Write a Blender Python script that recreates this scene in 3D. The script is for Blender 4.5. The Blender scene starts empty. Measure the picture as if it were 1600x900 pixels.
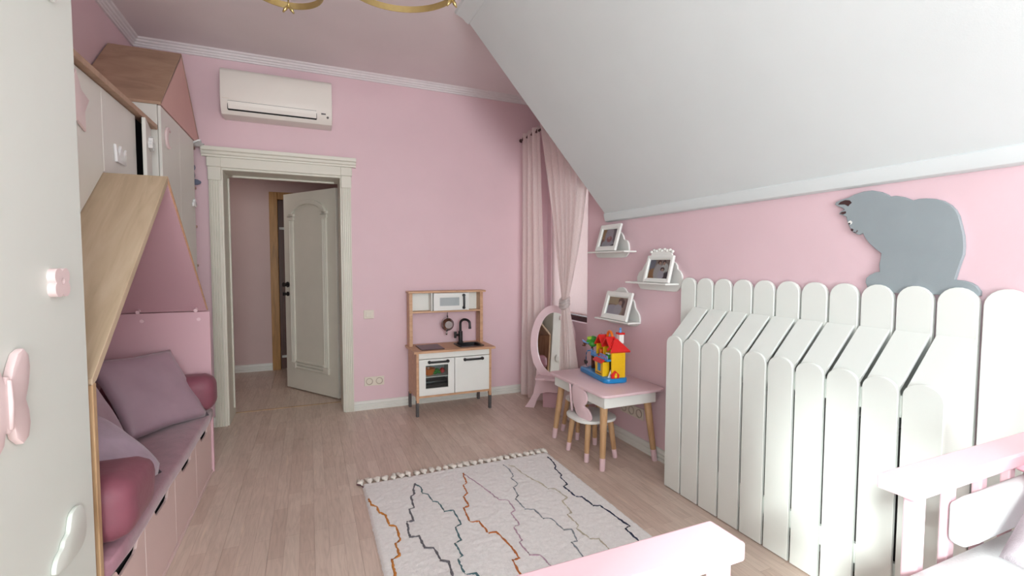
import bpy, bmesh, math, random
from mathutils import Matrix, Vector, Euler
random.seed(7)
R = math.radians
C = bpy.context.scene
COL = C.collection

# ------------------------------------------------------------------ camera
cam_d = bpy.data.cameras.new('camera'); cam = bpy.data.objects.new('camera', cam_d); COL.objects.link(cam)
cam_d.sensor_width = 36.0; cam_d.lens = 736 / 1600 * 36; cam_d.clip_start = 0.02
def cam_matrix(yaw, pitch, roll, loc):
    y, p, r = R(yaw), R(pitch), R(roll)
    fw = Vector((math.sin(y)*math.cos(p), math.cos(y)*math.cos(p), math.sin(p)))
    rt = Vector((math.cos(y), -math.sin(y), 0)); up = rt.cross(fw)
    r2 = rt*math.cos(r) + up*math.sin(r); u2 = up*math.cos(r) - rt*math.sin(r)
    m = Matrix((r2, u2, -fw)).transposed().to_4x4(); m.translation = loc
    return m
cam.matrix_world = cam_matrix(23.28, -2.92, 0.12, (0, 0, 1.35))
C.camera = cam

# ------------------------------------------------------------------ world, sun, daylight, exposure
C.view_settings.view_transform = 'Standard'; C.view_settings.look = 'None'
C.view_settings.gamma = 1.0; C.view_settings.use_curve_mapping = False
C.view_settings.exposure = 0.0
w = bpy.data.worlds.new('sky'); C.world = w; w.use_nodes = True
bg = w.node_tree.nodes['Background']; bg.inputs[0].default_value = (0.80, 0.90, 1.0, 1); bg.inputs[1].default_value = 2.6
def light(kind, name, energy, color, loc, rot, **kw):
    d = bpy.data.lights.new(name, kind); d.energy = energy; d.color = color
    for k, v in kw.items(): setattr(d, k, v)
    o = bpy.data.objects.new(name, d); COL.objects.link(o); o.location = loc; o.rotation_euler = rot
    return o
sun = light('SUN', 'sun', 6.6, (1.0, 0.99, 0.97), (-4, -3, 4), (0, 0, 0), angle=R(6))
sun.rotation_euler = Vector((0.78, 0.46, -0.40)).to_track_quat('-Z', 'Y').to_euler()
light('AREA', 'left_window_daylight', 44.0, (0.89, 0.99, 1.0), (-1.16, -0.90, 1.30), (0, R(-74), 0), shape='RECTANGLE', size=2.1, size_y=1.5)
light('AREA', 'rear_window_daylight', 158.0, (0.89, 0.995, 1.0), (0.25, -3.15, 1.55), (R(80), 0, 0), shape='RECTANGLE', size=1.95, size_y=1.55)
light('AREA', 'dormer_daylight', 9.0, (1.0, 0.98, 0.96), (2.62, 3.98, 1.6), (0, R(90), 0), shape='RECTANGLE', size=1.5, size_y=0.8)
light('AREA', 'hall_fill', 3.0, (1.0, 0.92, 0.84), (-0.9, 5.7, 2.55), (0, 0, 0), shape='RECTANGLE', size=0.5, size_y=0.5)  # weak fill added to brighten the hallway, no fixture modelled

# ------------------------------------------------------------------ materials
def lin(c):
    c /= 255.0
    return c/12.92 if c <= 0.04045 else ((c+0.055)/1.055)**2.4
def L3(rgb): return (lin(rgb[0]), lin(rgb[1]), lin(rgb[2]), 1)
class NT:
    def __init__(s, name):
        s.m = bpy.data.materials.new(name); s.m.use_nodes = True; s.t = s.m.node_tree; s.b = s.t.nodes['Principled BSDF']
    def n(s, kind, **kw):
        x = s.t.nodes.new('ShaderNode'+kind)
        for k, v in kw.items(): setattr(x, k, v)
        return x
    def l(s, a, b): s.t.links.new(a, b)
    def coords(s, scale=(1,1,1), out='Object'):
        tc = s.n('TexCoord'); mp = s.n('Mapping'); s.l(tc.outputs[out], mp.inputs[0]); mp.inputs['Scale'].default_value = scale
        return mp.outputs[0]
    def ramp(s, fac, stops):
        r = s.n('ValToRGB'); s.l(fac, r.inputs[0]); e = r.color_ramp.elements
        e[0].position, e[0].color = stops[0]; e[1].position, e[1].color = stops[-1]
        for p, c in stops[1:-1]: x = e.new(p); x.color = c
        return r.outputs[0]
def mat(name, rgb, rough=0.5, var=0.04, scale=6.0, bump=0.0, bscale=120.0, metallic=0.0, sheen=0.0, spec=None, coat=0.0):
    k = NT(name); c = L3(rgb); b = k.b
    v = k.coords()
    nz = k.n('TexNoise'); nz.inputs['Scale'].default_value = scale; nz.inputs['Detail'].default_value = 3; k.l(v, nz.inputs['Vector'])
    lo = tuple(x*(1-var) for x in c[:3])+(1,); hi = tuple(min(1, x*(1+var)) for x in c[:3])+(1,)
    k.l(k.ramp(nz.outputs[0], [(0.3, lo), (0.7, hi)]), b.inputs['Base Color'])
    b.inputs['Roughness'].default_value = rough; b.inputs['Metallic'].default_value = metallic
    if sheen: b.inputs['Sheen Weight'].default_value = sheen; b.inputs['Sheen Roughness'].default_value = 0.4
    if spec is not None: b.inputs['Specular IOR Level'].default_value = spec
    if coat: b.inputs['Coat Weight'].default_value = coat; b.inputs['Coat Roughness'].default_value = 0.1
    if bump:
        n2 = k.n('TexNoise'); n2.inputs['Scale'].default_value = bscale; n2.inputs['Detail'].default_value = 4; k.l(v, n2.inputs['Vector'])
        bp = k.n('Bump'); bp.inputs['Strength'].default_value = bump; bp.inputs['Distance'].default_value = 0.004
        k.l(n2.outputs[0], bp.inputs['Height']); k.l(bp.outputs[0], b.inputs['Normal'])
    return k.m
def wood(name, dark, mid, light_, scale=(20, 2, 20), rough=0.5, knots=0.0):
    k = NT(name); v = k.coords(scale)
    nz = k.n('TexNoise'); nz.inputs['Scale'].default_value = 1.6; nz.inputs['Detail'].default_value = 6; nz.inputs['Distortion'].default_value = 0.8
    k.l(v, nz.inputs['Vector'])
    k.l(k.ramp(nz.outputs[0], [(0.3, L3(dark)), (0.5, L3(mid)), (0.72, L3(light_))]), k.b.inputs['Base Color'])
    k.b.inputs['Roughness'].default_value = rough
    bp = k.n('Bump'); bp.inputs['Strength'].default_value = 0.12; bp.inputs['Distance'].default_value = 0.002
    k.l(nz.outputs[0], bp.inputs['Height']); k.l(bp.outputs[0], k.b.inputs['Normal'])
    return k.m
def floor_mat():
    k = NT('oak_parquet')
    tc = k.n('TexCoord'); mp = k.n('Mapping'); k.l(tc.outputs['Object'], mp.inputs[0]); mp.inputs['Rotation'].default_value = (0, 0, R(90))
    br = k.n('TexBrick'); k.l(mp.outputs[0], br.inputs['Vector'])
    br.inputs['Scale'].default_value = 1.0; br.inputs['Brick Width'].default_value = 0.47; br.inputs['Row Height'].default_value = 0.0666
    br.inputs['Mortar Size'].default_value = 0.0006; br.offset = 0.37; br.inputs['Mortar'].default_value = L3((178, 150, 136))
    br.inputs['Color1'].default_value = L3((222, 203, 189)); br.inputs['Color2'].default_value = L3((209, 187, 173))
    g = k.coords((22, 2.2, 1)); nz = k.n('TexNoise'); nz.inputs['Scale'].default_value = 1.5; nz.inputs['Detail'].default_value = 7; nz.inputs['Distortion'].default_value = 2.6
    k.l(g, nz.inputs['Vector'])
    gr = k.ramp(nz.outputs[0], [(0.28, (0.84, 0.82, 0.80, 1)), (0.62, (1.04, 1.03, 1.02, 1))])
    mx = k.n('MixRGB', blend_type='MULTIPLY'); mx.inputs[0].default_value = 0.8
    k.l(br.outputs[0], mx.inputs[1]); k.l(gr, mx.inputs[2])
    big = k.n('TexNoise'); big.inputs['Scale'].default_value = 2.2; k.l(tc.outputs['Object'], big.inputs['Vector'])
    m2 = k.n('MixRGB', blend_type='MULTIPLY'); m2.inputs[0].default_value = 0.6
    k.l(mx.outputs[0], m2.inputs[1]); k.l(k.ramp(big.outputs[0], [(0.3, (0.88, 0.88, 0.88, 1)), (0.7, (1.06, 1.05, 1.05, 1))]), m2.inputs[2])
    st = k.n('TexNoise'); st.inputs['Scale'].default_value = 1.0; st.inputs['Detail'].default_value = 1; k.l(k.coords((26, 2.4, 1)), st.inputs['Vector'])
    m3 = k.n('MixRGB'); k.l(k.ramp(st.outputs[0], [(0.70, (0, 0, 0, 1)), (0.76, (0.42, 0.42, 0.42, 1))]), m3.inputs[0]); k.l(m2.outputs[0], m3.inputs[1]); m3.inputs[2].default_value = L3((240, 218, 196))
    k.l(m3.outputs[0], k.b.inputs['Base Color'])
    k.l(k.ramp(nz.outputs[0], [(0.3, (0.42,)*3+(1,)), (0.7, (0.30,)*3+(1,))]), k.b.inputs['Roughness'])
    bp = k.n('Bump'); bp.inputs['Strength'].default_value = 0.06; bp.inputs['Distance'].default_value = 0.002
    k.l(nz.outputs[0], bp.inputs['Height']); k.l(bp.outputs[0], k.b.inputs['Normal'])
    return k.m
def sheer_mat(name, rgb, transp):
    k = NT(name); t = k.t; t.nodes.remove(k.b)
    out = [n for n in t.nodes if n.type == 'OUTPUT_MATERIAL'][0]
    d = k.n('BsdfDiffuse'); tr = k.n('BsdfTranslucent'); tp = k.n('BsdfTransparent'); a = k.n('MixShader'); bmx = k.n('MixShader')
    d.inputs[0].default_value = L3(rgb); tr.inputs[0].default_value = L3(rgb); a.inputs[0].default_value = 0.45
    wv = k.n('TexNoise'); wv.inputs['Scale'].default_value = 300; k.l(k.coords((1, 1, 0.15)), wv.inputs['Vector'])
    mr = k.n('MapRange'); mr.inputs['To Min'].default_value = max(0, transp-0.1); mr.inputs['To Max'].default_value = transp+0.1
    k.l(wv.outputs[0], mr.inputs['Value']); k.l(mr.outputs[0], bmx.inputs[0])
    k.l(d.outputs[0], a.inputs[1]); k.l(tr.outputs[0], a.inputs[2]); k.l(a.outputs[0], bmx.inputs[1]); k.l(tp.outputs[0], bmx.inputs[2])
    k.l(bmx.outputs[0], out.inputs[0])
    return k.m
def glass_mat(name, tint=(235, 240, 240), gloss=0.12):
    k = NT(name); t = k.t; t.nodes.remove(k.b)
    out = [n for n in t.nodes if n.type == 'OUTPUT_MATERIAL'][0]
    tp = k.n('BsdfTransparent'); gl = k.n('BsdfGlossy'); mx = k.n('MixShader'); lw = k.n('LayerWeight'); pw = k.n('Math', operation='POWER'); pw.inputs[1].default_value = 5.0; fr = k.n('MapRange'); fr.inputs['To Min'].default_value = 0.04; fr.inputs['To Max'].default_value = 0.9
    tp.inputs[0].default_value = L3(tint); gl.inputs['Roughness'].default_value = 0.02
    k.l(lw.outputs['Facing'], pw.inputs[0]); k.l(pw.outputs[0], fr.inputs['Value']); k.l(fr.outputs[0], mx.inputs[0]); k.l(tp.outputs[0], mx.inputs[1]); k.l(gl.outputs[0], mx.inputs[2]); k.l(mx.outputs[0], out.inputs[0])
    return k.m
def print_mat(name, base, blobs):
    """flat photographic print: soft ellipses (cx, cz, rx, rz, rgb) in the frame's own coordinates"""
    k = NT(name); tc = k.n('TexCoord'); nz = k.n('TexNoise'); nz.inputs['Scale'].default_value = 40
    k.l(tc.outputs['Object'], nz.inputs['Vector'])
    sep = k.n('SeparateXYZ'); k.l(tc.outputs['Object'], sep.inputs[0])
    cur = None
    def math_(op, a, b=None):
        x = k.n('Math', operation=op)
        for i, q in enumerate((a, b)):
            if q is None: continue
            if isinstance(q, (int, float)): x.inputs[i].default_value = q
            else: k.l(q, x.inputs[i])
        return x.outputs[0]
    col = k.n('RGB'); col.outputs[0].default_value = L3(base); cur = col.outputs[0]
    for cx, cz, rx, rz, rgb in blobs:
        dx = math_('DIVIDE', math_('SUBTRACT', sep.outputs[0], cx), rx); dz = math_('DIVIDE', math_('SUBTRACT', sep.outputs[2], cz), rz)
        d = math_('ADD', math_('MULTIPLY', dx, dx), math_('MULTIPLY', dz, dz))
        d = math_('ADD', d, math_('MULTIPLY', math_('SUBTRACT', nz.outputs[0], 0.5), 0.8))
        mr = k.n('MapRange'); k.l(d, mr.inputs['Value']); mr.inputs['From Min'].default_value = 0.75; mr.inputs['From Max'].default_value = 1.15
        mr.inputs['To Min'].default_value = 1; mr.inputs['To Max'].default_value = 0
        mx = k.n('MixRGB'); k.l(mr.outputs[0], mx.inputs[0]); k.l(cur, mx.inputs[1]); mx.inputs[2].default_value = L3(rgb); cur = mx.outputs[0]
    k.l(cur, k.b.inputs['Base Color']); k.b.inputs['Roughness'].default_value = 0.25
    return k.m
M = dict(
    pink_wall=mat('pink_wall_paint', (233, 202, 209), 0.62, 0.02, 3, 0.10, 260),
    niche_pink=mat('dormer_pink_paint', (233, 205, 211), 0.62, 0.02, 3, 0.10, 260),
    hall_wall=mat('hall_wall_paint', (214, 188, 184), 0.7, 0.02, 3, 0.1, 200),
    ceiling=mat('ceiling_paint', (238, 228, 229), 0.75, 0.015, 3, 0.08, 260),
    slope=mat('slope_paint', (222, 228, 228), 0.7, 0.015, 3, 0.10, 260),
    trim=mat('trim_paint', (233, 233, 226), 0.45, 0.02, 8),
    cornice=mat('cornice_paint', (236, 230, 231), 0.6, 0.02, 8),
    door=mat('door_enamel', (226, 222, 209), 0.42, 0.02, 5),
    wardrobe=mat('wardrobe_lacquer', (226, 232, 224), 0.42, 0.015, 4),
    cabinet=mat('cabinet_lacquer', (228, 226, 218), 0.38, 0.015, 4),
    white=mat('white_lacquer', (240, 241, 236), 0.35, 0.01, 5),
    picket=mat('picket_lacquer', (237, 241, 235), 0.42, 0.012, 4, 0.04, 60),
    white_gloss=mat('white_gloss', (240, 241, 240), 0.15, 0.01, 5, coat=0.5),
    pink_lacquer=mat('pink_lacquer', (234, 204, 209), 0.38, 0.015, 5),
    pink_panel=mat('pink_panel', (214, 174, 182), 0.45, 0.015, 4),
    pink_front=mat('pink_front', (228, 201, 196), 0.42, 0.015, 4),
    pink_knob=mat('pink_knob', (236, 214, 213), 0.35, 0.01, 8),
    bed_pink=mat('bed_pink', (238, 200, 208), 0.42, 0.012, 6),
    peach=mat('peach_gable', (220, 172, 164), 0.5, 0.02, 4),
    purple=mat('purple_velvet', (158, 116, 128), 0.75, 0.10, 18, 0.25, 90, sheen=0.5),
    rose=mat('rose_velvet', (134, 76, 90), 0.55, 0.08, 9, 0.5, 24, sheen=0.08),
    satin=mat('mauve_satin', (166, 140, 152), 0.38, 0.07, 6, 0.2, 25, sheen=0.3),
    lilac=mat('lilac_satin', (180, 160, 176), 0.42, 0.10, 14, 1.0, 16, sheen=0.3),
    grey_linen=mat('grey_linen', (186, 178, 184), 0.8, 0.05, 80, 0.4, 400),
    sheet=mat('white_cotton', (245, 246, 246), 0.8, 0.01, 20, 0.35, 160),
    rug=mat('white_pile', (246, 243, 241), 0.95, 0.05, 60, 0.9, 240),
    cord=mat('cream_cord', (242, 236, 226), 0.9, 0.08, 60, 0.5, 300),
    black=mat('black_plastic', (32, 31, 33), 0.35, 0.05, 10),
    dark=mat('painted_recess_shade', (20, 17, 20), 0.8, 0.05, 10),  # near-black colour stands in for shade inside gaps and openings
    hob=mat('hob_plastic', (84, 66, 70), 0.35, 0.04, 10),
    greyleg=mat('grey_leg', (88, 84, 84), 0.5, 0.05, 10),
    steel=mat('steel', (170, 165, 165), 0.2, 0.02, 10, metallic=1.0),
    gold=mat('brushed_gold', (205, 186, 128), 0.32, 0.05, 30, metallic=1.0),
    grey_paint=mat('cat_grey_paint', (150, 160, 164), 0.7, 0.03, 8, 0.1, 200),
    brown_paint=mat('brown_paint', (70, 44, 44), 0.6, 0.1, 20),
    mirror=mat('mirror_silver', (225, 222, 222), 0.02, 0.0, 1, metallic=1.0),
    acw=mat('ac_plastic', (242, 236, 228), 0.4, 0.01, 5),
    outlet=mat('outlet_plastic', (232, 222, 208), 0.4, 0.01, 8),
    socket=mat('socket_plastic', (196, 180, 164), 0.45, 0.01, 8),
    red=mat('red_plastic', (225, 40, 38), 0.3, 0.03, 10), yellow=mat('yellow_plastic', (245, 196, 30), 0.35, 0.03, 10),
    blue=mat('blue_plastic', (38, 140, 205), 0.3, 0.03, 10), orange=mat('orange_plastic', (240, 120, 30), 0.3, 0.03, 10),
    green=mat('green_plastic', (60, 150, 50), 0.35, 0.06, 10), leaf=mat('lime_plastic', (150, 190, 50), 0.35, 0.06, 10),
    brown=mat('brown_plastic', (110, 60, 40), 0.4, 0.05, 10), skyblue=mat('pale_blue_plastic', (110, 160, 220), 0.3, 0.03, 10),
    plush=mat('grey_plush', (110, 118, 138), 0.95, 0.08, 40, 0.6, 200),
    dotted=None,
    oak=wood('light_oak', (166, 132, 96), (192, 158, 120), (206, 176, 138), (16, 16, 2.0), 0.5),
    oak_slope=wood('light_oak_slope', (182, 160, 132), (198, 176, 148), (208, 188, 162), (13, 1.6, 1.6), 0.5),
    brown_oak=wood('brown_oak', (166, 136, 114), (180, 148, 124), (190, 158, 134), (3, 9, 3), 0.55),
    beech=wood('beech', (184, 142, 100), (200, 160, 118), (212, 174, 134), (30, 30, 3), 0.45),
    birch=wood('birch_veneer', (196, 150, 116), (210, 166, 130), (220, 178, 142), (4, 20, 20), 0.45),
    hallwood=wood('hall_door_wood', (150, 105, 50), (176, 126, 62), (190, 140, 76), (20, 20, 2), 0.45),
    hallwood2=wood('hall_door_dark_wood', (84, 44, 30), (98, 54, 36), (112, 62, 44), (20, 20, 2), 0.45),
    floor=floor_mat(),
    sheer=sheer_mat('sheer_voile', (248, 236, 233), 0.30), sheer2=sheer_mat('sheer_voile_pink', (240, 232, 230), 0.22),
    blind=sheer_mat('pink_blind', (240, 224, 222), 0.04), glass=glass_mat('clear_glass'),
)
def dotted():
    k = NT('pink_dotted_cotton'); vo = k.n('TexVoronoi'); vo.inputs['Scale'].default_value = 38; k.l(k.coords(), vo.inputs['Vector'])
    k.l(k.ramp(vo.outputs['Distance'], [(0.22, L3((200, 70, 100))), (0.3, L3((240, 170, 185)))]), k.b.inputs['Base Color']); k.b.inputs['Roughness'].default_value = 0.85
    return k.m
M['dotted'] = dotted()
LINE = {n: mat('rug_yarn_'+n, c, 0.95, 0.12, 60, 0.6, 240) for n, c in dict(orange_left=(205, 132, 60), dark_grey=(112, 110, 116), teal=(84, 116, 122),
        orange_mid=(190, 112, 60), mauve=(190, 160, 176), slate=(140, 146, 152), beige=(196, 186, 166), navy=(44, 52, 76)).items()}

# ------------------------------------------------------------------ mesh helpers
def BM(): return bmesh.new()
def box(bm, x0, x1, y0, y1, z0, z1, bev=0.0, seg=1, mx=None):
    r = bmesh.ops.create_cube(bm, size=1.0); vs = r['verts']
    for v in vs: v.co = Vector(((x0+x1)/2 + v.co.x*(x1-x0), (y0+y1)/2 + v.co.y*(y1-y0), (z0+z1)/2 + v.co.z*(z1-z0)))
    if bev:
        es = list({e for v in vs for e in v.link_edges})
        rr = bmesh.ops.bevel(bm, geom=es, offset=bev, segments=seg, affect='EDGES', profile=0.5)
        vs = list({v for f in rr['faces'] for v in f.verts} | {v for v in vs if v.is_valid})
    if mx is not None: bmesh.ops.transform(bm, matrix=mx, verts=vs)
    return vs
AX = {'x': lambda a, p: Vector((a, p[0], p[1])), 'y': lambda a, p: Vector((p[0], a, p[1])), 'z': lambda a, p: Vector((p[0], p[1], a))}
def prism(bm, pts, axis, a0, a1, bev=0.0, mx=None, seg=1):
    f = AX[axis]; n = len(pts)
    v0 = [bm.verts.new(f(a0, p)) for p in pts]; v1 = [bm.verts.new(f(a1, p)) for p in pts]
    fs = [bm.faces.new(v0), bm.faces.new(v1)] + [bm.faces.new((v0[i], v0[(i+1) % n], v1[(i+1) % n], v1[i])) for i in range(n)]
    bmesh.ops.recalc_face_normals(bm, faces=fs)
    vs = v0+v1
    if bev:
        es = [e for fc in fs[:2] for e in fc.edges]
        rr = bmesh.ops.bevel(bm, geom=es, offset=bev, segments=seg, affect='EDGES', profile=0.5)
        vs = list({v for f_ in rr['faces'] for v in f_.verts} | {v for v in vs if v.is_valid})
    if mx is not None: bmesh.ops.transform(bm, matrix=mx, verts=vs)
    return vs
def frame_of(d):
    d = d.normalized(); a = Vector((0, 0, 1)) if abs(d.z) < 0.9 else Vector((1, 0, 0))
    u = d.cross(a).normalized(); return u, d.cross(u).normalized()
def cyl(bm, p0, p1, r0, r1=None, n=16, cap=True):
    r1 = r0 if r1 is None else r1; p0, p1 = Vector(p0), Vector(p1); u, v = frame_of(p1-p0)
    a = [bm.verts.new(p0+(u*math.cos(t)+v*math.sin(t))*r0) for t in [2*math.pi*i/n for i in range(n)]]
    b = [bm.verts.new(p1+(u*math.cos(t)+v*math.sin(t))*r1) for t in [2*math.pi*i/n for i in range(n)]]
    fs = [bm.faces.new((a[i], a[(i+1) % n], b[(i+1) % n], b[i])) for i in range(n)]
    if cap: fs += [bm.faces.new(a), bm.faces.new(b)]
    bmesh.ops.recalc_face_normals(bm, faces=fs)
    return a+b
def tube(bm, path, r, n=8, closed=False):
    P = [Vector(p) for p in path]; m = len(P); rings = []
    rr = r if isinstance(r, (list, tuple)) else [r]*m
    for i, p in enumerate(P):
        d = (P[(i+1) % m]-P[i-1]) if closed else (P[min(i+1, m-1)]-P[max(i-1, 0)])
        u, v = frame_of(d)
        rings.append([bm.verts.new(p+(u*math.cos(2*math.pi*k/n)+v*math.sin(2*math.pi*k/n))*rr[i]) for k in range(n)])
    fs = []
    for i in range(m if closed else m-1):
        a, b = rings[i], rings[(i+1) % m]
        off = min(range(n), key=lambda o: (a[0].co-b[o].co).length)
        fs += [bm.faces.new((a[k], a[(k+1) % n], b[(k+1+off) % n], b[(k+off) % n])) for k in range(n)]
    if not closed: fs += [bm.faces.new(rings[0]), bm.faces.new(rings[-1])]
    bmesh.ops.recalc_face_normals(bm, faces=fs)
def lathe(bm, prof, center, axis='z', n=24):
    c = Vector(center); rings = []
    for r, h in prof:
        ring = []
        for i in range(n):
            t = 2*math.pi*i/n; a, b = math.cos(t)*r, math.sin(t)*r
            ring.append(bm.verts.new(c + (Vector((a, b, h)) if axis == 'z' else Vector((h, a, b)) if axis == 'x' else Vector((a, h, b)))))
        rings.append(ring)
    fs = []
    for a, b in zip(rings, rings[1:]): fs += [bm.faces.new((a[i], a[(i+1) % n], b[(i+1) % n], b[i])) for i in range(n)]
    fs += [bm.faces.new(rings[0]), bm.faces.new(rings[-1])]
    bmesh.ops.recalc_face_normals(bm, faces=fs)
def sheet(bm, f, nu, nv):
    g = [[bm.verts.new(Vector(f(i/nu, j/nv))) for j in range(nv+1)] for i in range(nu+1)]
    for i in range(nu):
        for j in range(nv): bm.faces.new((g[i][j], g[i+1][j], g[i+1][j+1], g[i][j+1]))
def blob(bm, c, r, n=12):
    vs = bmesh.ops.create_icosphere(bm, subdivisions=2, radius=1.0)['verts']
    for v in vs: v.co = Vector((c[0]+v.co.x*r[0], c[1]+v.co.y*r[1], c[2]+v.co.z*r[2]))
def circle(cx, cy, rx, ry=None, a0=0, a1=360, n=24, endp=False):
    ry = rx if ry is None else ry
    k = n if endp else n; q = n-1 if endp else n
    return [(cx+rx*math.cos(R(a0+(a1-a0)*i/q)), cy+ry*math.sin(R(a0+(a1-a0)*i/q))) for i in range(k)]
def ring(bm, outer, inner, axis, a0, a1):
    f = AX[axis]; n = len(outer); V = [[bm.verts.new(f(a, p)) for p in pts] for a in (a0, a1) for pts in (outer, inner)]
    fs = []
    for i in range(n):
        j = (i+1) % n; o0, i0, o1, i1 = V
        for q in ((o0, i0), (o1, i1), (o0, o1), (i0, i1)): fs.append(bm.faces.new((q[0][i], q[0][j], q[1][j], q[1][i])))
    bmesh.ops.recalc_face_normals(bm, faces=fs)
    return [v for x in V for v in x]
def cushion(bm, w, h, t, mx, n=16, pinch=0.07, power=0.42):
    def side(s):
        def f(u, v):
            a, b = 2*u-1, 2*v-1
            x = a*w/2*(1-pinch*(1-abs(b)**1.0)*abs(a)**3*0.9); y = b*h/2*(1-pinch*(1-abs(a)**1.0)*abs(b)**3*0.9)
            z = s*t/2*max(0, (1-a*a)*(1-b*b))**power + 0.006*math.sin(7*a+2*b)*math.sin(5*b)*(1-a*a)*(1-b*b)
            return mx @ Vector((x, y, z))
        return f
    sheet(bm, side(1), n, n); sheet(bm, side(-1), n, n)
    bmesh.ops.remove_doubles(bm, verts=bm.verts, dist=0.0004)
    bmesh.ops.recalc_face_normals(bm, faces=bm.faces)
def flower(cx, cy, r, n=5, depth=0.22, k=60, rot=90):
    return [(cx+r*(1-depth+depth*abs(math.cos(n*t/2)))*math.cos(t+R(rot)), cy+r*(1-depth+depth*abs(math.cos(n*t/2)))*math.sin(t+R(rot))) for t in [2*math.pi*i/k for i in range(k)]]

def smooth_close(pts, n=4):
    out = []; k = len(pts)
    for i in range(k):
        p0, p1, p2, p3 = [Vector(pts[(i+j) % k]) for j in (-1, 0, 1, 2)]
        for s in range(n):
            t = s/n; q = 0.5*((2*p1)+(p2-p0)*t+(2*p0-5*p1+4*p2-p3)*t*t+(3*p1-p0-3*p2+p3)*t**3); out.append((q.x, q.y))
    return out
ROOT = {}
def props(o, label, cat, group=None, kind=None):
    if label: o['label'] = label
    if cat: o['category'] = cat
    if group: o['group'] = group
    if kind: o['kind'] = kind
def thing(name, label, cat, loc=(0, 0, 0), rot=(0, 0, 0), group=None, kind=None):
    o = bpy.data.objects.new(name, None); COL.objects.link(o); o.empty_display_size = 0.05
    o.location = loc; o.rotation_euler = rot
    ROOT[o] = Matrix.Translation(loc) @ Euler(rot).to_matrix().to_4x4()
    props(o, label, cat, group, kind)
    return o
def obj(name, bm, m, parent=None, local=False, smooth=False, label=None, kind=None, loc=None):
    """link one mesh; geometry given in world coordinates unless local=True (then in the thing's own frame)"""
    me = bpy.data.meshes.new(name)
    top = parent
    while top is not None and top.parent is not None: top = top.parent
    if top is not None and not local and top in ROOT: bm.transform(ROOT[top].inverted())
    if loc is not None: bm.transform(Matrix.Translation(-Vector(loc)))
    if smooth == True:
        for f in bm.faces: f.smooth = True
    bm.to_mesh(me); bm.free(); me.materials.append(M[m] if isinstance(m, str) else m)
    o = bpy.data.objects.new(name, me); COL.objects.link(o)
    if loc is not None: o.location = loc
    if parent is not None: o.parent = parent
    if smooth == 'auto':
        for p in me.polygons: p.use_smooth = True
        try: me.set_sharp_from_angle(angle=R(35))
        except Exception: pass
    if label: o['label'] = label
    if kind: o['kind'] = kind
    return o
def mono(name, bm, m, label, cat, group=None, smooth=False, loc=None):
    o = obj(name, bm, m, smooth=smooth, loc=loc); props(o, label, cat, group); return o
def struct(name, bm, m, label, parent=None, smooth=False):
    o = obj(name, bm, m, parent, smooth=smooth)
    if parent is None: o['kind'] = 'structure'
    o['label'] = label
    return o
def copy_thing(src, loc, rot=None, label=None):
    r = src.copy(); COL.objects.link(r); r.location = loc
    if rot is not None: r.rotation_euler = rot
    if label: r['label'] = label
    for ch in list(src.children):
        c = ch.copy(); COL.objects.link(c); c.parent = r
        for g in ch.children: d = g.copy(); COL.objects.link(d); d.parent = c
    return r

# ================================================================== ROOM SHELL
XL, XR, XN, YB, YR, ZC = -1.20, 2.20, 2.34, 4.485, -3.20, 3.05
bm = BM(); box(bm, -1.6, 2.6, -3.4, 6.8, -0.10, -0.012)
floor = struct('floor', bm, 'floor', 'pale pinkish oak parquet floor of long boards')
yw, x = 0.2, -1.6
row = 0
while x < 2.55:
    y = -3.4 + random.uniform(-1.2, 0.0)
    while y < 6.75:
        ln = random.uniform(1.7, 2.3); a, b = max(y, -3.4), min(y+ln, 6.78)
        if b-a > 0.05:
            bm = BM(); box(bm, x+0.0003, x+yw-0.0003, a+0.0003, b-0.0003, -0.012, 0.0, 0.0003)
            obj('floor_plank', bm, 'floor', floor)
        y += ln
    x += yw
LY0, LY1, LZ0, LZ1 = -1.65, -0.15, 0.20, 2.45   # window in the left wall behind the camera
bm = BM()
for y0, y1, z0, z1 in ((LY1, YB, -0.01, 3.15), (-3.4, LY0, -0.01, 3.15), (LY0, LY1, -0.01, LZ0), (LY0, LY1, LZ1, 3.15)): box(bm, XL-0.12, XL, y0, y1, z0, z1)
struct('wall_left', bm, 'pink_wall', 'pink painted wall behind the wardrobe and playhouse')
DX0, DX1, DZ = -0.645, 0.277, 2.125          # door opening
bm = BM(); prism(bm, [(-1.7, -0.01), (DX0, -0.01), (DX0, DZ), (DX1, DZ), (DX1, -0.01), (XN+0.16, -0.01), (XN+0.16, 3.15), (-1.7, 3.15)], 'y', YB, 4.83)
struct('wall_back', bm, 'pink_wall', 'pink painted wall with the open doorway and the air conditioner')
bm = BM(); prism(bm, [(-3.4, -0.01), (3.47, -0.01), (3.47, 3.05), (3.15, 3.05), (3.15, 1.72), (-3.4, 1.72)], 'x', XR, XR+0.14)
struct('wall_right', bm, 'pink_wall', 'pink painted knee wall under the sloped ceiling')
WY0, WY1, WZ0, WZ1 = 3.60, 4.40, 0.80, 2.35   # dormer window
bm = BM()
for y0, y1, z0, z1 in ((3.47, YB, -0.01, WZ0), (3.47, YB, WZ1, 3.05), (3.47, WY0, WZ0, WZ1), (WY1, YB, WZ0, WZ1)): box(bm, XN, XN+0.16, y0, y1, z0, z1)
struct('wall_dormer', bm, 'niche_pink', 'pink wall of the window niche behind the curtain')
bm = BM(); box(bm, XR+0.14, XN, 3.33, 3.47, -0.01, 3.05)
struct('wall_dormer_return', bm, 'pink_wall', 'short pink return of the window niche')
bm = BM()
RX0, RX1, RZ0, RZ1 = -0.75, 1.25, 0.75, 2.35  # rear window behind the camera
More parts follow.
